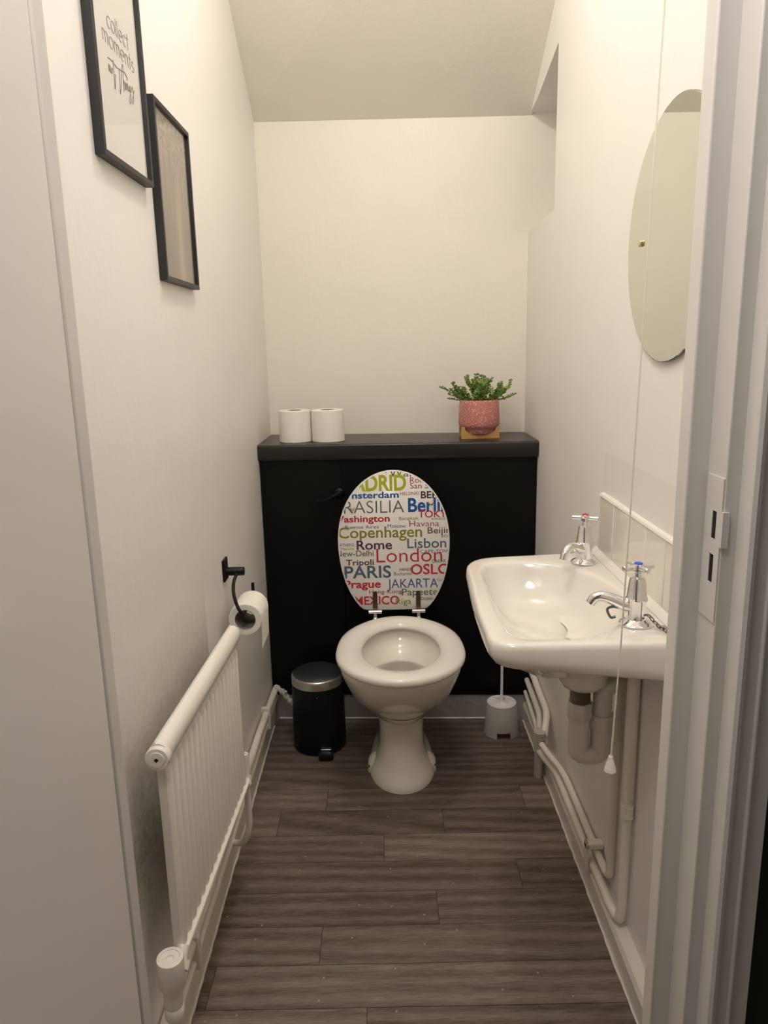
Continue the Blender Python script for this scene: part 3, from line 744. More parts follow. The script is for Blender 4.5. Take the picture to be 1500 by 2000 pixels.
def tap(x, y, idx, lab, rot, turn, droop):
    z0 = RZ
    bm = B(); lathe(bm, [(0.0262, 0), (0.0262, .002), (0.024, .005), (0.018, .008), (0.0165, .010), (0.0158, .016), (0.0165, .040), (0.0175, .042), (0.0175, .045), (0.0162, .047), (0.0132, .074), (0.0112, .079), (0.006, .081)], (x, y, z0), n=32)
    tp = sub('tap', bm, m_chrome, t, lab, sharp=30)
    bm = B(); sp = smooth_path([(x - .008, y, z0 + .030), (x - .022, y, z0 + .034), (x - .040, y, z0 + .042), (x - .056, y, z0 + .046 - droop * .3), (x - .067, y, z0 + .043 - droop * .7), (x - .073, y, z0 + .034 - droop)], 5)
    sp = [Vector((x, y, 0)) + Matrix.Rotation(turn, 3, 'Z') @ (p - Vector((x, y, 0))) for p in sp]
    m = len(sp); tube(bm, sp, [0.0115 - 0.0035 * min(1, i / m * 1.3) for i in range(m)], 18); sub('spout', bm, m_chrome, tp, sharp=50)
    bm = B(); lathe(bm, [(0.0055, .080), (0.0055, .088), (0.009, .091), (0.0095, .099), (0.0075, .1025)], (x, y, z0), n=20)
    c = Vector((x, y, z0 + .0965))
    for k in range(4):
        a = rot + k * PI / 2; d = Vector((math.cos(a), math.sin(a), 0.04 if k % 2 else -.02))
        tube(bm, [c + d * .006, c + d * .016, c + d * .026, c + d * .0275], [.0055, .0045, .0052, .0040], 10)
    hd = sub('handle', bm, m_chrome, tp, sharp=40)
    bm = B(); lathe(bm, [(0.0068, .1022), (0.0066, .1040), (0.004, .1050)], (x, y, z0), n=18); sub('index_disc', bm, idx, tp, 'red hot-water disc' if idx == m_red else 'blue cold-water disc')
    return tp
tap(0.414, 1.505, m_red, 'hot tap with red disc, at the far end of the basin', 2.75, 0.72, .014)
tp = tap(0.405, 1.150, m_blue, 'cold tap with blue disc, near the door frame', 0.25, -0.12, 0)
bm = B(); tube(bm, smooth_path([(0.383, 1.150, RZ + .026), (0.368, 1.150, RZ + .030), (0.358, 1.150, RZ + .026), (0.364, 1.150, RZ + .012), (0.372, 1.150, RZ + .013)], 5), 0.0022, 8); sub('plug_hook', bm, m_darksteel, t, 'dark wire plug hook under the cold tap spout')
# plug chain: loose links
bm = B(); a = Vector((0.4235, 1.142, RZ + .016)); b = Vector((0.4475, 1.088, RZ + .004)); nl = 9
for i in range(nl):
    f = i / (nl - 1); c = a.lerp(b, f); c.z = a.z + (b.z - a.z) * min(1, f * 2.2); d = (b - a).normalized(); s = Vector((0, 0, 1)) if i % 2 else d.cross(Vector((0, 0, 1))).normalized()
    tube(bm, [c + d * .0048 * math.cos(q) + s * .0028 * math.sin(q) for q in [2 * PI * k / 12 for k in range(13)]], .0010, 6, cap=False)
ch = obj('plug_chain', bm, m_darksteel); tag(ch, 'dark metal link chain by the base of the blue-topped tap', 'chain')

# waste trap
t = thing('waste_trap', 'grey plastic U-bend waste trap hanging under the basin', 'trap', (0.385, 1.31, 0.42))
ty = 1.330; xa_, xb_ = 0.369, 0.413
bm = B(); pr = []
z = 0.5722
while z > 0.538: pr += [(0.0185, z), (0.0198, z - .0014), (0.0185, z - .0028)]; z -= 0.0036
lathe(bm, pr, (xa_, ty, 0), n=28); sub('waste_thread', bm, m_tarnish, t, 'tarnished threaded waste tail')
for (x, z0, z1) in ((xa_, 0.506, 0.540), (xb_, 0.482, 0.514)):
    bm = B(); nn = 16; rg = []
    for rr_, zz in ((0.0215, z0), (0.0235, z0 + .003), (0.0235, z1 - .003), (0.0215, z1)):
        rg.append([Vector((x + (rr_ + (.0010 if i % 4 < 2 else -.0010)) * math.cos(2 * PI * i / 32), ty + (rr_ + (.0010 if i % 4 < 2 else -.0010)) * math.sin(2 * PI * i / 32), zz)) for i in range(32)])
    loft(bm, rg); sub('union_nut', bm, m_trap, t)
bm = B(); zb = 0.438; rU = (xb_ - xa_) / 2
pts = [(xa_, ty, 0.525), (xa_, ty, zb + .02)] + [((xa_ + xb_) / 2 - rU * math.cos(a), ty, zb - rU * math.sin(a) * .55) for a in [PI * i / 12 for i in range(13)]] + [(xb_, ty, zb + .02), (xb_, ty, 0.49)]
tube(bm, pts, 0.0205, 24); sub('u_bend', bm, m_trap, t, sharp=60)
bm = B(); tube(bm, elbow_path([(xb_, ty, 0.505), (xb_, ty, 0.572), (XR, ty + .004, 0.578)], .022), 0.0185, 20); sub('outlet_elbow', bm, m_trap, t, 'mottled grey outlet elbow into the wall')

# tile splashback
t = thing('tile_splashback', 'single row of painted square wall tiles with a bright top edge above the basin', 'splashback', (0.466, 1.3, 0.77))
bm = B(); ys = [1.571, 1.472, 1.378, 1.284, 1.19, 1.095, 1.0]
for b_, a_ in zip(ys, ys[1:]): box(bm, 0.4622, XR, a_ + .0006, b_ - .0006, 0.772, 0.898)
sub('tile_row', bm, m_tile, t, bevel=.0025)
bm = B(); prism(bm, [(0.4640, 0.896), (0.4605, 0.8985), (0.4625, 0.903), (XR, 0.905), (XR, 0.896)], lambda u, v, d: (u, d, v), 1.0, 1.572); sub('top_edge', bm, m_gloss, t, 'bright painted top edge')
bm = B(); prism(bm, [(0.450, 0.7685), (0.4622, 0.780), (0.4645, 0.780), (0.4645, 0.767)], lambda u, v, d: (u, d, v), 1.066, 1.590); sub('sealant', bm, m_gloss, t, 'white sealant along the basin')

# ------------------------------------------------------------------ mirror
mc = (1.2554, 1.387)
t = thing('wall_mirror', 'round frameless mirror on the right-hand wall, cut off by the door frame', 'mirror', (0.465, mc[0], mc[1]))
bm = B(); n = 96
def mring(r, x): return [Vector((x, mc[0] + r * math.cos(2 * PI * i / n), mc[1] + r * math.sin(2 * PI * i / n))) for i in range(n)]
loft(bm, [mring(.2010, XR - .0035), mring(.2010, XR - .0072), mring(.2002, XR - .0080)], True, True); sub('mirror_glass', bm, m_mirror, t, smooth=False)
bm = B(); quads(bm, [mring(.2012, XR - .0035), mring(.2012, XR - .0074)]); sub('mirror_edge', bm, m_mirroredge, t, 'dark ground edge')
bm = B(); box(bm, XR - .0125, XR - .008, mc[0] + .1235, mc[0] + .1345, mc[1] - .0035, mc[1] + .0065); sub('clip', bm, m_brass, t, 'small square brass screw cap', bevel=.0015)
for dz in (.1, -.1):
    bm = B(); lathe(bm, [(.012, 0), (.012, .0035)], (XR, mc[0], mc[1] + dz), (-1, 0, 0), 12); sub('spacer', bm, m_hole, t)

# ------------------------------------------------------------------ light pull cord
t = thing('light_pull', 'thin white light-pull cord with bell-shaped knob hanging before the basin', 'light pull', (0.336, 1.03, 0.576))
bm = B(); tube(bm, [(0.372, 1.03, ZC), (0.3565, 1.03, 1.573), (0.3535, 1.03, 1.40), (0.351, 1.03, 1.204), (0.3475, 1.03, 1.0), (0.343, 1.03, 0.78), (0.3365, 1.03, 0.60)], 0.00125, 8); sub('cord', bm, m_cord, t)
bm = B(); lathe(bm, [(0.0085, 0), (0.0095, .002), (0.0080, .009), (0.0048, .020), (0.0035, .024), (0.0038, .0255), (0.003, .027)], (0.336, 1.03, 0.574), n=20); sub('knob', bm, m_knob, t)

# ------------------------------------------------------------------ pictures on the left wall
def frame(name, y0, y1, z0, z1, label, prt, prt_label):
    t = thing(name, label, 'picture', (XL, (y0 + y1) / 2, z0)); x0, x1, wd = XL, XL + 0.0145, 0.0085
    bm = B(); rg = []
    for (i, x) in ((0, x0), (0, x1), (wd, x1), (wd, x1 - .005)):
        rg.append([Vector((x, y0 + i, z0 + i)), Vector((x, y1 - i, z0 + i)), Vector((x, y1 - i, z1 - i)), Vector((x, y0 + i, z1 - i))])
    rg.append([Vector((x0, p.y, p.z)) for p in rg[2]])
    vs = quads(bm, rg)
    sub('frame', bm, m_frameblack, t, smooth=False, bevel=.0008)
    bm = B(); box(bm, x0 + .002, x1 - .0075, y0 + wd - .001, y1 - wd + .001, z0 + wd - .001, z1 - wd + .001); pr_ = sub('print', bm, prt, t, prt_label, smooth=False)
    bm = B(); box(bm, x1 - .0065, x1 - .0050, y0 + wd - .0008, y1 - wd + .0008, z0 + wd - .0008, z1 - wd + .0008); sub('glass', bm, m_glass, t, smooth=False)
    return pr_, x1 - .0075
pr_, px = frame('framed_print', 1.118, 1.345, 1.491, 1.806, 'thin black frame with the white print saying collect moments not things, nearest the door', m_mat, 'white print with fine grey lettering')
# fine single-stroke lettering
def arc(cx, cy, rx, ry, a0, a1, k=14): return [(cx + rx * math.cos(math.radians(a0 + (a1 - a0) * i / k)), cy + ry * math.sin(math.radians(a0 + (a1 - a0) * i / k))) for i in range(k + 1)]
G = {'c': (0.95, [arc(.5, .5, .5, .5, 45, 315)]), 'o': (1.05, [arc(.5, .5, .5, .5, 0, 360, 22)]), 'l': (0.28, [[(.1, 0), (.1, 1.5)]]), 'e': (1.05, [[(.02, .52), (.98, .52)] + arc(.5, .5, .48, .5, 2, 315, 18)]),
     't': (0.55, [[(.25, 0), (.25, 1.4)], [(0, 1.0), (.52, 1.0)]]), 'm': (1.45, [[(.05, 0), (.05, 1)], [(.05, .6)] + arc(.36, .65, .3, .35, 170, 0, 8) + [(.66, 0)], [(.66, .6)] + arc(.97, .65, .31, .35, 170, 0, 8) + [(1.28, 0)]]),
     'n': (0.9, [[(.05, 0), (.05, 1)], [(.05, .55)] + arc(.4, .6, .35, .4, 170, 0, 8) + [(.75, 0)]]), 's': (0.7, [arc(.32, .74, .27, .26, 35, 270, 10) + arc(.32, .25, .28, .25, 90, -145, 10)[1:]])}
bm = B()
def strokes(word, y0, y1, zb, h):
    tot = sum(G[c][0] + .18 for c in word) - .18; s = (y1 - y0) / tot; u = 0
    for c in word:
        for st in G[c][1]: tube(bm, [(px + .0005, y0 + (u + p[0]) * s, zb + p[1] * h) for p in st], 0.00042, 6)
        u += G[c][0] + .18
strokes('collect', 1.198, 1.292, 1.6805, 0.0158); strokes('moments', 1.173, 1.311, 1.6545, 0.0158)
SCR = [[(1.187, 1.619), (1.189, 1.6285), (1.190, 1.619), (1.193, 1.628), (1.195, 1.620), (1.198, 1.620)], [(1.200, 1.627), (1.197, 1.622), (1.200, 1.619), (1.203, 1.624), (1.200, 1.627), (1.205, 1.626)],
       [(1.2105, 1.6405), (1.2085, 1.615), (1.2075, 1.6015), (1.2100, 1.604), (1.2155, 1.623)], [(1.1875, 1.6365), (1.205, 1.6375), (1.226, 1.6355), (1.245, 1.638), (1.260, 1.640), (1.270, 1.636), (1.271, 1.632)],
       [(1.236, 1.6375), (1.2325, 1.612), (1.2305, 1.6015), (1.234, 1.606), (1.247, 1.640), (1.252, 1.6485), (1.2545, 1.646), (1.250, 1.628), (1.2485, 1.609)], [(1.2487, 1.614), (1.2525, 1.6255), (1.2555, 1.6255), (1.2555, 1.615), (1.258, 1.616)],
       [(1.259, 1.626), (1.2595, 1.617), (1.262, 1.617)], [(1.263, 1.626), (1.2645, 1.617), (1.267, 1.6265), (1.270, 1.6265), (1.2705, 1.618), (1.273, 1.619)],
       [(1.281, 1.626), (1.276, 1.6255), (1.275, 1.620), (1.279, 1.619), (1.282, 1.6285), (1.2815, 1.610), (1.277, 1.6015), (1.273, 1.604), (1.278, 1.613), (1.287, 1.622)],
       [(1.287, 1.622), (1.292, 1.630), (1.2955, 1.622), (1.294, 1.610), (1.2895, 1.6045), (1.2865, 1.607), (1.291, 1.614), (1.301, 1.627)]]
for s_ in SCR: tube(bm, [(px + .0005, p.x, p.y) for p in smooth_path([(a, b, 0) for a, b in s_], 5)], 0.00048, 6)
sub('lettering', bm, m_ink, pr_, 'fine grey words collect moments not things')
frame('framed_print', 1.383, 1.620, 1.345, 1.648, 'thin black frame with a misty brown forest photograph, the one deeper in the room', m_forest, 'misty forest photograph in brown-greys')

# ------------------------------------------------------------------ radiator
ra = math.atan2(-0.017, 0.475)
t = thing('radiator', 'white painted fluted panel radiator low on the left-hand wall', 'radiator', (-0.345, 1.0, 0), ra)
def rp(u, v, d):                     # local: v along the wall, u out from it
    c, s = math.cos(ra), math.sin(ra); return Vector((-0.345 + u * c - v * s, 1.0 + u * s + v * c, d))
L = 0.478; ZB, ZT = 0.292, 0.645
bm = B(); nf = 17; front = []
for i in range(nf * 8 + 1):
    v = 0.006 + (L - .012) * i / (nf * 8); ph = (i % 8) / 8.0
    front.append((0.0030 + 0.0070 * (0.5 - 0.5 * math.cos(2 * PI * ph)) ** 0.6, v))
def prow(z, k, off=0.0): return [rp(u * k + off, v, z) for u, v in front]
g = [[rp(-.008, v, ZB) for u, v in front], [rp(.0045, v, ZB + .000) for u, v in front], prow(ZB + .004, 0.9), prow(ZB + .012, 1.0), prow(ZT - .045, 1.0), [rp(.0040, v, ZT - .030) for u, v in front], [rp(.004, v, ZT - .01) for u, v in front], [rp(-.008, v, ZT - .01) for u, v in front]]
quads(bm, g, close=False)
box_ = [rp(-.008, v, z) for v, z in ((.006, ZB), (L - .006, ZB), (L - .006, ZT - .01), (.006, ZT - .01))]; bm.faces.new([bm.verts.new(p) for p in box_])
for v in (0.006, L - .006): bm.faces.new([bm.verts.new(rp(u, v, z)) for u, z in ((-.008, ZB), (.005, ZB), (.005, ZT - .01), (-.008, ZT - .01))])
sub('fluted_panel', bm, m_rad, t, sharp=60)
bm = B(); prism(bm, [(-.010, ZB - .004), (.0135, ZB - .004), (.0145, ZB - .002), (.0135, ZB), (-.010, ZB)], lambda u, v, d: rp(u, d, v), 0, L); sub('bottom_flange', bm, m_rad, t, 'bright bottom flange')
bm = B()   # rounded top header
hp = [(-.006, ZT - .030), (-.0125, ZT - .022), (-.0145, ZT - .010), (-.0125, ZT + .002), (-.008, ZT + .010), (-.0055, ZT + .012), (-.004, ZT + .009), (0.002, ZT + .009), (.009, ZT + .005), (.0135, ZT - .003), (.0145, ZT - .013), (.0125, ZT - .022), (.008, ZT - .030)]
prism(bm, hp, lambda u, v, d: rp(u, d, v), 0.0, L); sub('top_header', bm, m_rad, t, sharp=40)
bm = B(); c0 = rp(-.001, 0.002, ZT - .012); ax = rp(0, -1, 0) - rp(0, 0, 0)
lathe(bm, [(0.0185, -.004), (0.0185, .008), (0.0170, .0105), (0.0120, .0105), (0.0115, .0125), (0.0085, .0125)], c0, ax, 28); pl = sub('end_plug', bm, m_rad, t, 'round end plug')
bm = B(); q = .0036; prism(bm, [(-q, 0), (0, -q), (q, 0), (0, q)], lambda u, v, d: c0 + Vector((u, 0, v)) + ax * d, .0120, .0130); sub('socket', bm, m_hole, pl, 'dark square socket')
# hand valve at the near end
vc = (-0.341, 0.948); tilt = Vector((0.03, -0.05, 1)).normalized()
bm = B(); lathe(bm, [(0.0175, 0), (0.0200, .006), (0.0205, .050), (0.0195, .053), (0.0150, .0535), (0.0145, .052), (0.006, .052), (0.005, .050), (.0025, .050)], (vc[0], vc[1], 0.279), tilt, 28); hv = sub('valve', bm, m_rad, t, 'painted hand valve with round cap', sharp=40)
bm = B(); lathe(bm, [(0.0135, 0.222), (0.0150, .226), (0.0150, .240), (0.0130, .243), (0.0145, .250), (0.0145, .272), (0.0165, .280)], vc + (0,), n=24)
tube(bm, [(vc[0], vc[1], .262), (vc[0] + .004, vc[1] + .055, .300)], .0105, 14); lathe(bm, [(0.0155, 0), (0.0155, .014)], (vc[0] + .002, vc[1] + .028, .280), (0.07, .8, .55), 8)
tube(bm, [(vc[0], vc[1], .224), (vc[0] + .002, vc[1] + .004, .10), (vc[0] + .004, vc[1] + .004, 0.0)], .0105, 16); sub('valve_body', bm, m_rad, hv, sharp=40)
# lockshield at the far end
lc = (-0.327, 1.502)
bm = B(); lathe(bm, [(0.0085, .262), (0.0105, .266), (0.0110, .285), (0.0085, .290), (0.0090, .298), (0.0085, .338), (0.0080, .341), (0.0045, .341), (0.004, .338)], lc + (0,), n=20)
tube(bm, [(lc[0], lc[1], .276), (lc[0] - .001, lc[1] - .03, .278)], .0085, 12); lathe(bm, [(0.013, 0), (0.013, .012)], (lc[0], lc[1] - .010, .276), (0, -1, 0), 8)
lk = sub('lockshield_valve', bm, m_rad, t, 'capped far-end valve', sharp=40)
bm = B(); tube(bm, elbow_path([(lc[0], lc[1], .264), (lc[0], lc[1], .155), (lc[0] - .020, lc[1] + .012, .105), (-0.376, lc[1] + .03, .095)], .02), .0075, 14); sub('valve_tail', bm, m_rad, lk)
for v in (0.16, L - .14):
    bm = B(); b0 = rp(-.010, v, 0); box(bm, XL, b0.x, b0.y - .012, b0.y + .012, 0.36, 0.54); sub('wall_bracket', bm, m_rad, t)

# ------------------------------------------------------------------ pipework, left
bm = B(); tube(bm, [(-0.3800, 0.80, .141), (-0.3800, 1.5, .142), (-0.3790, 1.95, .142), (-0.378, 2.26, .126), (-.377, 2.285, .124)], .0100, 16)
tag(obj('heating_pipe', bm, m_pipe), 'painted pipe along the left wall, the upper and thicker of two above the skirting', 'pipe', 'painted heating pipes')
bm = B(); tube(bm, [(-0.3805, 0.80, .098), (-0.3805, 1.5, .098), (-0.3805, 2.05, .100), (-.379, 2.285, .095)], .0075, 14)
tag(obj('heating_pipe', bm, m_pipe), 'thin painted pipe just above the left skirting, below the thicker left pipe', 'pipe', 'painted heating pipes')
def clip(y, lab):
    bm = B(); box(bm, XL, -0.3665, y - .008, y + .008, .084, .155)
    o = obj('pipe_clip', bm, m_pipe, bevel=.003); tag(o, lab, 'pipe clip', 'painted pipe clips')
clip(2.085, 'painted clip holding the left pipes near the black boxing'); clip(1.185, 'painted clip holding the left pipes below the near end of the radiator')
bm = B(); pts = smooth_path([(-0.374, 2.262, .135), (-0.352, 2.245, .128), (-0.335, 2.232, .112), (-0.318, 2.222, .098), (-0.309, 2.215, .090)], 4)
tube(bm, pts, [0.009 + 0.0025 * math.sin(i * 1.9) for i in range(len(pts))], 12)
tube(bm, [(-0.338, 2.236, .112), (-0.338, 2.226, .138)], [.006, .0045], 10)
tag(obj('drain_stub', bm, m_lag), 'lumpy overpainted drain stub sticking out beside the pedal bin', 'pipe stub')

# ------------------------------------------------------------------ pipework, right
def pipe(pts, r, er, label, cat='pipe', group='painted supply pipes', mat=None, extra=None):
    bm = B(); tube(bm, elbow_path(pts, er), r, 16)
    if extra: extra(bm)
    return tag(obj('supply_pipe', bm, mat or m_pipe), label, cat, group)
pipe([(0.424, 1.90, .118), (0.436, 1.845, .112), (0.452, 1.80, .107), (0.4565, 1.74, .106), (0.4570, 1.40, .104), (0.4590, 1.376, .110), (0.4590, 1.373, .64)], .0085, .022, 'upper painted pipe along the right wall, turning up thinly behind the trap')
def collars(bm):
    for z in (.318, .342): lathe(bm, [(0.0118, -.003), (0.0132, 0), (0.0118, .003)], (0.4555, 1.283, z), n=18)
    tube(bm, [(0.4555, 1.283, .315), (0.4555, 1.283, .347)], .0122, 18)
    tube(bm, [(0.4555, 1.283, .36), (0.4555, 1.283, .645)], .0118, 18)
pipe([(0.420, 1.925, .088), (0.432, 1.875, .085), (0.4475, 1.82, .080), (0.4475, 1.33, .078), (0.4530, 1.285, .078), (0.4555, 1.283, .11), (0.4555, 1.283, .645)], .0098, .022, 'lower painted pipe along the right skirting, rising as a thick collared pipe', extra=collars)
pipe([(0.456, 2.268, .196), (0.456, 1.985, .170), (0.436, 1.925, .128)], .0098, .02, 'bent painted pipe by the black boxing, the topmost of three entering the lagging')
pipe([(0.452, 2.268, .140), (0.450, 2.06, .130), (0.428, 1.945, .120)], .0090, .02, 'painted pipe by the black boxing, middle of the three entering the lagging')
pipe([(0.447, 2.268, .098), (0.440, 2.06, .092), (0.420, 1.955, .085)], .0065, .02, 'thin painted pipe by the black boxing, lowest of the three entering the lagging')
t = thing('pipe_lagging', 'rough painted bundle of wrapped pipe standing on the floor by the right skirting', 'pipe lagging', (0.424, 1.93, 0))
bm = B(); rg = []
for z, rx, ry in ((0.0, .0120, .016), (.02, .0125, .018), (.06, .0130, .019), (.088, .0130, .019)): rg.append([Vector((0.4235 + rx * (1 + .12 * math.sin(5 * a + z * 40)) * math.cos(a), 1.932 + ry * (1 + .1 * math.sin(4 * a)) * math.sin(a), z)) for a in [2 * PI * i / 24 for i in range(24)]])
loft(bm, rg); sub('sleeve', bm, m_lag, t, sharp=60)
bm = B(); rg = []; z = .086
while z < .142: rg += [ring((0.4245, 1.930, z), .0150, .020, 24), ring((0.4245, 1.930, z + .003), .0170, .022, 24)]; z += .006
loft(bm, rg); sub('wrapping', bm, m_lag, t, 'ridged wrapping at the top', sharp=60)
t = thing('pipe_bracket', 'blocky painted bracket gripping both pipes along the right skirting', 'pipe bracket', (0.452, 1.465, .09))
bm = B(); box(bm, 0.430, XR, 1.452, 1.474, .115, .130); box(bm, 0.430, 0.4375, 1.452, 1.474, .058, .130); sub('saddle', bm, m_pipe, t, bevel=.003)

# ------------------------------------------------------------------ loo roll holder and its roll
t = thing('roll_holder', 'matt black wall-mounted toilet roll holder above the far end of the radiator', 'toilet roll holder', (XL, 1.72, .70))
bm = B(); box(bm, XL, XL + .006, 1.700, 1.742, .678, .732); sub('backplate', bm, m_blackmetal, t, bevel=.002)
bm = B(); lathe(bm, [(0.0105, 0), (0.0105, .043), (0.0098, .0445)], (XL + .004, 1.72, .700), (1, 0, 0), 20); sub('post', bm, m_blackmetal, t, sharp=40)
ax_x = -0.334; az = 0.6255
bm = B(); tube(bm, smooth_path([(-0.361, 1.716, .697), (-0.361, 1.690, .695), (-0.360, 1.660, .688), (-0.356, 1.636, .670), (-0.348, 1.624, .648), (-0.340, 1.618, .634), (-0.3355, 1.622, .6265), (ax_x, 1.634, az), (ax_x, 1.68, az), (ax_x, 1.74, az), (ax_x, 1.752, az + .004), (ax_x, 1.757, az + .014), (ax_x, 1.759, az + .032)], 5), 0.0040, 12); sub('arm', bm, m_blackmetal, t, sharp=60)
rc = (-0.334, 0.606)
t = thing('toilet_roll', 'part-used white toilet roll hanging on the black wall holder', 'toilet roll', (rc[0], 1.69, rc[1]), group='toilet rolls')
def roll(bm, c, ax, ro, ri, h, n=48):
    ax = Vector(ax); c = Vector(c); u = ax.orthogonal().normalized(); v = ax.cross(u)
    rg = [ring(c + ax * hh, r, r, n, u, v) for r, hh in ((ri, 0.0), (ro - .0015, 0.0), (ro, .0015), (ro, h - .0015), (ro - .0015, h), (ri, h))]
    quads(bm, rg)
def core(bm, c, ax, ri, h, n=32):
    ax = Vector(ax); c = Vector(c); u = ax.orthogonal().normalized(); v = ax.cross(u)
    vs = quads(bm, [ring(c + ax * hh, r, r, n, u, v) for r, hh in ((ri, 0), (ri, h), (ri - .001, h), (ri - .001, 0))])
    for i in range(n):
        j = (i + 1) % n; bm.faces.new((vs[3][i], vs[3][j], vs[0][j], vs[0][i]))
bm = B(); roll(bm, (rc[0], 1.638, rc[1]), (0, 1, 0), .0385, .0245, .10); sub('paper', bm, m_paper, t, sharp=40)
bm = B(); core(bm, (rc[0], 1.638, rc[1]), (0, 1, 0), .0245, .10); sub('tube', bm, m_tube, t, 'grey card tube')
bm = B(); sh = [(rc[0] + .0388 * math.cos(a), rc[1] + .0388 * math.sin(a)) for a in [math.radians(60 - 10 * i) for i in range(7)]] + [(rc[0] + .0388 - .0004 * i, rc[1] - .012 * i) for i in range(1, 7)]
loft(bm, [[Vector((x, 1.6385, z)) for x, z in sh] + [Vector((x - .0006, 1.6385, z)) for x, z in sh[::-1]], [Vector((x, 1.7375, z)) for x, z in sh] + [Vector((x - .0006, 1.7375, z)) for x, z in sh[::-1]]])
sub('loose_sheet', bm, m_paper, t, 'loose sheet hanging down')

# ------------------------------------------------------------------ spare rolls on the shelf
def dup(root, loc, rotz, label, group):
    r = root.copy(); COL.objects.link(r); r.location = loc; r.rotation_euler = (0, 0, rotz); r['label'] = label; r['group'] = group
    for c_ in list(root.children):
        k_ = c_.copy(); k_.parent = r; COL.objects.link(k_)
    return r
SZ_ = 0.9322
r1 = (-0.283, 2.368)
t = thing('toilet_roll', 'full white toilet roll standing on the black shelf, the one beside the left wall', 'toilet roll', (r1[0], r1[1], SZ_), group='toilet rolls')
bm = B(); roll(bm, (r1[0], r1[1], SZ_), (0, 0, 1), .0515, .021, .099); sub('paper', bm, m_paper, t, sharp=40)
bm = B(); core(bm, (r1[0], r1[1], SZ_), (0, 0, 1), .021, .0985); sub('tube', bm, m_tube, t, 'grey card tube')
dup(t, (-0.1785, 2.364, SZ_), 1.3, 'full white toilet roll standing on the black shelf, the one nearer the plant', 'toilet rolls')

# ------------------------------------------------------------------ plant in its pot, on a wooden stand
pc = Vector((0.3025, 2.375, 0))
t = thing('plant_stand', 'small pale wooden stand with curved cut-out under the pink pot on the black shelf', 'plant stand', (pc.x, pc.y, SZ_))
HL = 0.0600
up = [(-HL, 0), (HL, 0), (HL, .036), (HL - .011, .036)] + [((HL - .011) * math.cos(x_), .036 - .024 * math.sin(x_) ** .8) for x_ in [PI * i / 16 for i in range(1, 16)]] + [(-HL + .011, .036), (-HL, .036)]
for nm, yo in (('front_board', -.032), ('back_board', .032)):
    bm = B(); prism(bm, up, lambda u, v, w_: Vector((pc.x + u, pc.y + yo + w_, SZ_ + v)), -.005, .005); sub(nm, bm, m_wood, t, smooth=False)
bm = B(); box(bm, pc.x - .007, pc.x + .007, pc.y - .027, pc.y + .027, SZ_ + .002, SZ_ + .0115); sub('cross_bar', bm, m_wood, t, smooth=False)
t = thing('potted_plant', 'small-leaved green plant in a pink white-dotted pot on the black shelf', 'potted plant', (pc.x, pc.y, SZ_ + .012))
bm = B(); zb = SZ_ + .0135; prof = [(0.046, 0), (0.0495, .003), (0.0510, .012), (0.0530, .0165), (0.0610, .021), (0.0645, .029), (0.0650, .045), (0.0640, .070), (0.0625, .092), (0.0612, .104), (0.0600, .106), (0.0565, .104), (0.0560, .095)]
lathe(bm, [(r, h) for r, h in prof], (pc.x, pc.y, zb), n=48, cap1=False); sub('pot', bm, m_pot, t, sharp=40)
bm = B(); lathe(bm, [(0.0565, .090), (0.04, .094), (0.002, .097)], (pc.x, pc.y, zb), n=24); sub('soil', bm, m_soil, t)
bst, blf = B(), B()
base = Vector((pc.x, pc.y, zb + .096))
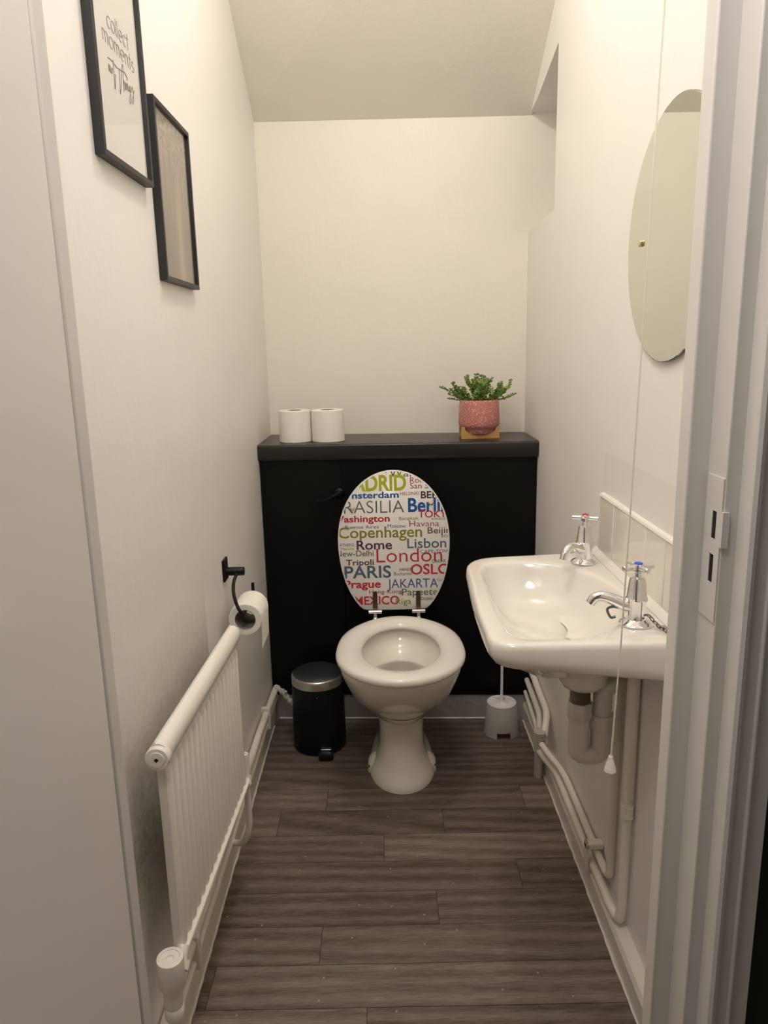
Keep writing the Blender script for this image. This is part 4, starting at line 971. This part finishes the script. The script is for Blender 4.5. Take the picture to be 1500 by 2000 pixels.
def leaf(c, d, s):
    d = d.normalized(); u = d.cross(Vector((random.uniform(-1, 1), random.uniform(-1, 1), random.uniform(-1, 1)))).normalized(); nn = d.cross(u)
    P_ = [c, c + d * s * .35 + u * s * .36, c + d * s * .8 + u * s * .34, c + d * s * 1.08, c + d * s * .8 - u * s * .34, c + d * s * .35 - u * s * .36]
    top = [blf.verts.new(p + nn * s * .05) for p in P_]; bot = [blf.verts.new(p - nn * s * .05) for p in P_]
    blf.faces.new(top); blf.faces.new(bot[::-1])
    for i in range(6): j = (i + 1) % 6; blf.faces.new((top[i], bot[i], bot[j], top[j]))
def twig(p0, d, ln, r, depth):
    pts = [p0]; p = p0.copy(); dd = d.normalized(); k = max(3, int(ln / .0075))
    for i in range(k):
        dd = (dd + Vector((random.uniform(-.28, .28), random.uniform(-.28, .28), random.uniform(-.12, .22)))).normalized(); p = p + dd * ln / k; pts.append(p.copy())
        for s in range(4 if i > 0 else 2):
            a = random.uniform(0, 2 * PI); o_ = Vector((math.cos(a), math.sin(a), random.uniform(-.2, .6))); leaf(p + o_ * .001, o_ + dd * .5, random.uniform(.0062, .0095))
        if depth and i in (2, 4) and random.random() < .9: twig(p.copy(), (dd + Vector((random.uniform(-1, 1), random.uniform(-1, 1), random.uniform(-.1, .6)))), ln * .45, r * .6, depth - 1)
    leaf(p, dd, .008); tube(bst, pts, [r * (1 - .6 * i / len(pts)) for i in range(len(pts))], 6)
for dx, dy, dz, ln in ((-.15, .1, 1, .078), (-.45, -.1, .85, .072), (.25, 0, 1, .068), (.45, .1, .8, .066), (-.9, -.05, .30, .085), (.9, .05, .42, .080), (-.7, .3, .12, .066), (.75, -.2, .15, .068), (0, -.5, .6, .050), (.1, .5, .7, .058), (-.25, -.4, .7, .058), (.35, -.45, .6, .055), (-.55, .1, .6, .062), (.6, .1, .75, .07), (.12, -.1, 1, .06), (-.05, -.2, .9, .066), (-.35, .0, .9, .05), (.3, -.2, .9, .05), (-.6, -.2, .5, .055), (.55, -.15, .55, .055), (-.15, .2, .9, .075), (.4, .0, .9, .07), (-1, -.1, .28, .105), (1, .05, .5, .098), (-.8, 0, .1, .07), (.95, -.1, .1, .085), (0, -.35, .8, .05)):
    twig(base + Vector((dx * .03, dy * .03, 0)), Vector((dx, dy, dz)), ln * (1.2 if dz > .5 else 1.02), .0016, 1)
sub('stems', bst, m_stem, t); sub('foliage', blf, m_leaf, t, smooth=False)
